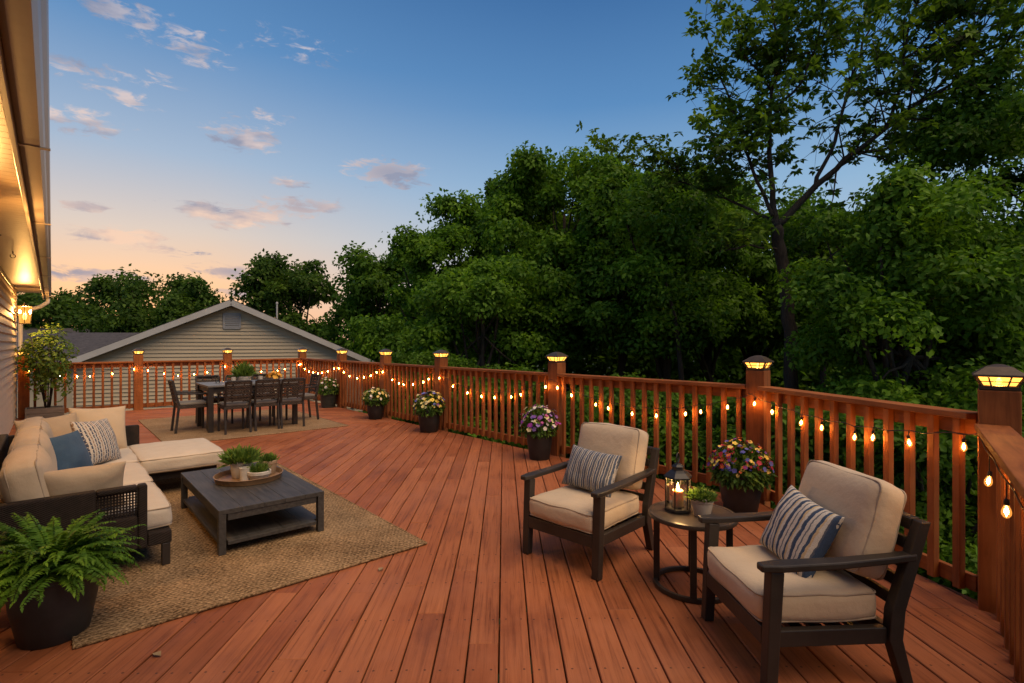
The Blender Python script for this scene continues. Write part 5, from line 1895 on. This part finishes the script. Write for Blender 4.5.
link('crown', np_mesh('crown', V, Fc, M['leaf_oak2']), tall)

# far woods closing the view behind the separate trees
n = 9000
pxs = rng.uniform(410, 1180, n); ds_ = rng.uniform(24, 33, n)
topy = 300 - 32 * np.sin((pxs - 410) / 110.0) - 20 * np.sin(pxs / 37.0)
pyv = topy + (420 - topy) * rng.uniform(0, 1, n) ** 1.0
C = []
for px, d, py in zip(pxs, ds_, pyv):
    x, y = at(px, d)
    C.append((x, y, max(GZ + .2, zof(py, d))))
V, Fc = sprays(np.array(C), rng.normal(0, .5, (n, 3)) + np.array([0, 0, .8]), 8, 0.55, 0.42, 0.27)
wo = link('woods', np_mesh('woods', V, Fc, M['leaf_dark']))
wo['kind'] = 'stuff'
wo['label'] = 'dark far woods closing the view behind the separate trees'
# slender woodland trunks
for i, (px, d, lean, lab) in enumerate(((688, 15, -0.5, 'slim bare leaning trunk deep in the woods, left of the tall trunk'), (822, 14.5, 0.9, 'slim dark trunk leaning right, just right of the tall trunk'))):
    x, y = at(px, d)
    t = thing('sapling', lab, 'tree', (x, y, GZ), 0, 'slim trunks in the woods')
    b2 = MB()
    pth = [(0, 0, -.1), (lean * .1, 0.05, 2.0), (lean * .45, 0.1, 3.8), (lean * 1.0, 0.1, 5.2), (lean * 1.7, .2, 6.3)]
    b2.tube(pth, [0.10, 0.09, 0.075, 0.055, 0.03], 8)
    b2.build('trunk', M['bark'], t, smooth=True)
    C = np.array([pth[3], pth[4]]).repeat(40, 0) + rng.normal(0, .55, (80, 3))
    V, Fc = sprays(C, rng.normal(0, .4, (80, 3)) + np.array([0, 0, .8]), 9, 0.22, 0.15, 0.09)
    link('crown', np_mesh('crown', V, Fc, M['leaf_dark']), t)

# ------------------------------------------------------------------ camera
cam = bpy.data.cameras.new('Camera')
cam.lens = 36.0 * F / 1024
cam.sensor_width = 36
cam.clip_end = 6000
cam.shift_y = (HY - 341.5) / 1024
co = bpy.data.objects.new('Camera', cam)
COL.objects.link(co)
co.location = (0, 0, EYE)
co.rotation_euler = (R(90), 0, -A)
scene.camera = co

# ------------------------------------------------------------------ sky and light
SUN_PX = 120
sun_az_cam = math.atan((SUN_PX - CX) / F)
sdx, sdy = cam2w(math.sin(sun_az_cam), math.cos(sun_az_cam))
world = bpy.data.worlds.new('World')
scene.world = world
world.use_nodes = True
nt = world.node_tree
for n_ in list(nt.nodes):
    nt.nodes.remove(n_)
out = N(nt, 'ShaderNodeOutputWorld')
bg = N(nt, 'ShaderNodeBackground', Strength=0.12)
L(nt, bg.outputs[0], out.inputs[0])
sky = N(nt, 'ShaderNodeTexSky', sky_type='NISHITA', sun_disc=False)
sky.sun_elevation = R(1.5)
sky.sun_rotation = math.atan2(sdx, sdy)
sky.altitude = 200
sky.air_density = 1.0; sky.dust_density = 1.0; sky.ozone_density = 2.0
tcw = N(nt, 'ShaderNodeTexCoord')
sxyz = N(nt, 'ShaderNodeSeparateXYZ')
L(nt, tcw.outputs['Generated'], sxyz.inputs[0])
# elevation (radians) and bearing relative to the sunset
el = math_(nt, 'ARCSINE', sxyz.outputs[2])
cs_ = math_(nt, 'ADD', math_(nt, 'MULTIPLY', sxyz.outputs[0], sdx), math_(nt, 'MULTIPLY', sxyz.outputs[1], sdy))
sn_ = math_(nt, 'SUBTRACT', math_(nt, 'MULTIPLY', sxyz.outputs[0], sdy), math_(nt, 'MULTIPLY', sxyz.outputs[1], sdx))
bear = math_(nt, 'ARCTAN2', sn_, cs_)          # positive to the right of the sunset
eln = math_(nt, 'DIVIDE', el, R(90))
warm = ramp(nt, eln, [(0.0, (0.98, 0.44, 0.18)), (0.06, (0.92, 0.56, 0.33)), (0.115, (0.68, 0.59, 0.53)), (0.19, (0.36, 0.48, 0.64)), (0.30, (0.110, 0.270, 0.53)), (0.42, (0.05, 0.16, 0.38)), (1.0, (0.05, 0.13, 0.33))])
cool = ramp(nt, eln, [(0.0, (0.60, 0.60, 0.62)), (0.08, (0.50, 0.60, 0.70)), (0.17, (0.29, 0.47, 0.68)), (0.27, (0.105, 0.265, 0.53)), (0.40, (0.036, 0.130, 0.34)), (1.0, (0.04, 0.11, 0.30))])
wf = ramp(nt, math_(nt, 'ABSOLUTE', bear), [(0.12, (1, 1, 1)), (0.75, (0, 0, 0))])
grad = N(nt, 'ShaderNodeMix', data_type='RGBA')
L(nt, wf.outputs[0], grad.inputs[0]); L(nt, cool.outputs[0], grad.inputs[6]); L(nt, warm.outputs[0], grad.inputs[7])
# clouds: a few soft streaks broken up by noise, in bearing / elevation
cmb = N(nt, 'ShaderNodeCombineXYZ')
L(nt, math_(nt, 'MULTIPLY', bear, 9.0), cmb.inputs[0]); L(nt, math_(nt, 'MULTIPLY', el, 26.0), cmb.inputs[1])
cn = N(nt, 'ShaderNodeTexNoise', Scale=2.6, Detail=9, Roughness=0.64, Distortion=0.5)
L(nt, cmb.outputs[0], cn.inputs['Vector'])
tot = None
grey = None
CL = [(118, 236, 46, 8, 1.0), (75, 120, 52, 14, 0.65), (245, 138, 40, 13, 0.8), (168, 36, 48, 16, 0.5), (236, 219, 38, 9, 1.0), (302, 206, 40, 11, 0.8),
      (392, 173, 38, 13, 0.95), (84, 274, 48, 7, 1.0), (240, 272, 40, 6, 1.0), (246, 294, 36, 5, 0.9), (130, 280, 30, 5, 0.5), (88, 206, 30, 6, .7), (288, 180, 22, 6, 0.6), (180, 252, 40, 5, .6), (110, 5, 50, 14, .5), (300, 45, 60, 20, .45), (70, 68, 40, 10, .6), (150, 78, 36, 9, .5), (205, 62, 30, 8, .5), (268, 116, 30, 7, .55), (128, 100, 32, 8, .6), (190, 205, 36, 6, .6)]
for px, py, w, h, s in CL:
    az = math.atan((px - CX) / F) - sun_az_cam
    dist = math.hypot(px - CX, F)
    e0 = math.atan((HY - py) / dist)
    aw = w / F * math.cos(math.atan((px - CX) / F)) ** 2; ew = h / dist * math.cos(e0) ** 2
    u = math_(nt, 'DIVIDE', math_(nt, 'SUBTRACT', bear, az), aw)
    v = math_(nt, 'DIVIDE', math_(nt, 'SUBTRACT', el, e0), ew)
    g = math_(nt, 'EXPONENT', math_(nt, 'MULTIPLY', math_(nt, 'ADD', math_(nt, 'MULTIPLY', u, u), math_(nt, 'MULTIPLY', v, v)), -0.7))
    g = math_(nt, 'MULTIPLY', g, s)
    tot = g if tot is None else math_(nt, 'ADD', tot, g)
    if (px, py) in ((392, 173), (302, 206), (246, 294), (88, 206), (240, 272)):
        grey = g if grey is None else math_(nt, 'ADD', grey, g)
cm = math_(nt, 'ADD', math_(nt, 'MULTIPLY', tot, 0.58), math_(nt, 'MULTIPLY', math_(nt, 'MULTIPLY', math_(nt, 'SUBTRACT', cn.outputs['Fac'], 0.5), 1.5), math_(nt, 'MINIMUM', math_(nt, 'MULTIPLY', tot, 3.0), 1.0)))
mask = ramp(nt, cm, [(0.20, (0, 0, 0)), (0.50, (1, 1, 1))], 'EASE')
ccol = ramp(nt, eln, [(0.0, (0.92, 0.54, 0.32)), (0.10, (0.86, 0.58, 0.42)), (0.2, (0.72, 0.56, 0.50)), (0.35, (0.42, 0.44, 0.54))])
cn2 = N(nt, 'ShaderNodeTexNoise', Scale=1.1, Detail=5)
cmb2 = N(nt, 'ShaderNodeVectorMath', operation='ADD'); cmb2.inputs[1].default_value = (3.3, 0.35, 5.0)
L(nt, cmb.outputs[0], cmb2.inputs[0]); L(nt, cmb2.outputs[0], cn2.inputs['Vector'])
shade = ramp(nt, cn2.outputs['Fac'], [(0.42, (0.0, 0.0, 0.0)), (0.62, (1, 1, 1))])
shade_ = math_(nt, 'MAXIMUM', shade.outputs[0], math_(nt, 'MINIMUM', math_(nt, 'MULTIPLY', grey, 0.9), 0.9))
cc2 = N(nt, 'ShaderNodeMix', data_type='RGBA')
L(nt, shade_, cc2.inputs[0]); L(nt, ccol.outputs[0], cc2.inputs[6])
cc2.inputs[7].default_value = (0.27, 0.275, 0.36, 1)
# thin Nishita share under the dusk gradient
scl = N(nt, 'ShaderNodeMix', data_type='RGBA', blend_type='ADD')
scl.inputs[0].default_value = 1
mul = N(nt, 'ShaderNodeVectorMath', operation='SCALE'); mul.inputs['Scale'].default_value = 1 / 0.12
L(nt, grad.outputs[2], mul.inputs[0])
mix0 = N(nt, 'ShaderNodeMix', data_type='RGBA'); mix0.inputs[0].default_value = 0.85
L(nt, sky.outputs[0], mix0.inputs[6]); L(nt, mul.outputs[0], mix0.inputs[7])
mulc = N(nt, 'ShaderNodeVectorMath', operation='SCALE'); mulc.inputs['Scale'].default_value = 1 / 0.12
L(nt, cc2.outputs[2], mulc.inputs[0])
fin = N(nt, 'ShaderNodeMix', data_type='RGBA')
L(nt, math_(nt, 'MULTIPLY', mask.outputs[0], 0.85), fin.inputs[0]); L(nt, mix0.outputs[2], fin.inputs[6]); L(nt, mulc.outputs[0], fin.inputs[7])
L(nt, fin.outputs[2], bg.inputs['Color'])

sl = bpy.data.lights.new('Sun', 'SUN')
sl.energy = 3.0
sl.angle = R(55)
sl.color = (1.0, 0.73, 0.46)
so = bpy.data.objects.new('Sun', sl)
COL.objects.link(so)
# broad warm fill added from behind the viewer to lift the foreground
hd = cam2w(0.7, -0.6)
v = Vector((hd[0], hd[1], 1.6)).normalized()
so.rotation_euler = v.to_track_quat('Z', 'Y').to_euler()

# ------------------------------------------------------------------ render settings
scene.render.engine = 'CYCLES'
cy = scene.cycles
cy.use_denoising = True
cy.denoiser = 'OPENIMAGEDENOISE'
cy.max_bounces = 6
cy.diffuse_bounces = 3
cy.glossy_bounces = 3
cy.transmission_bounces = 4
cy.transparent_max_bounces = 12
cy.sample_clamp_indirect = 4
cy.caustics_reflective = False
cy.caustics_refractive = False
scene.view_settings.view_transform = 'Standard'
scene.view_settings.look = 'None'
scene.view_settings.exposure = 0.17
scene.view_settings.gamma = 1
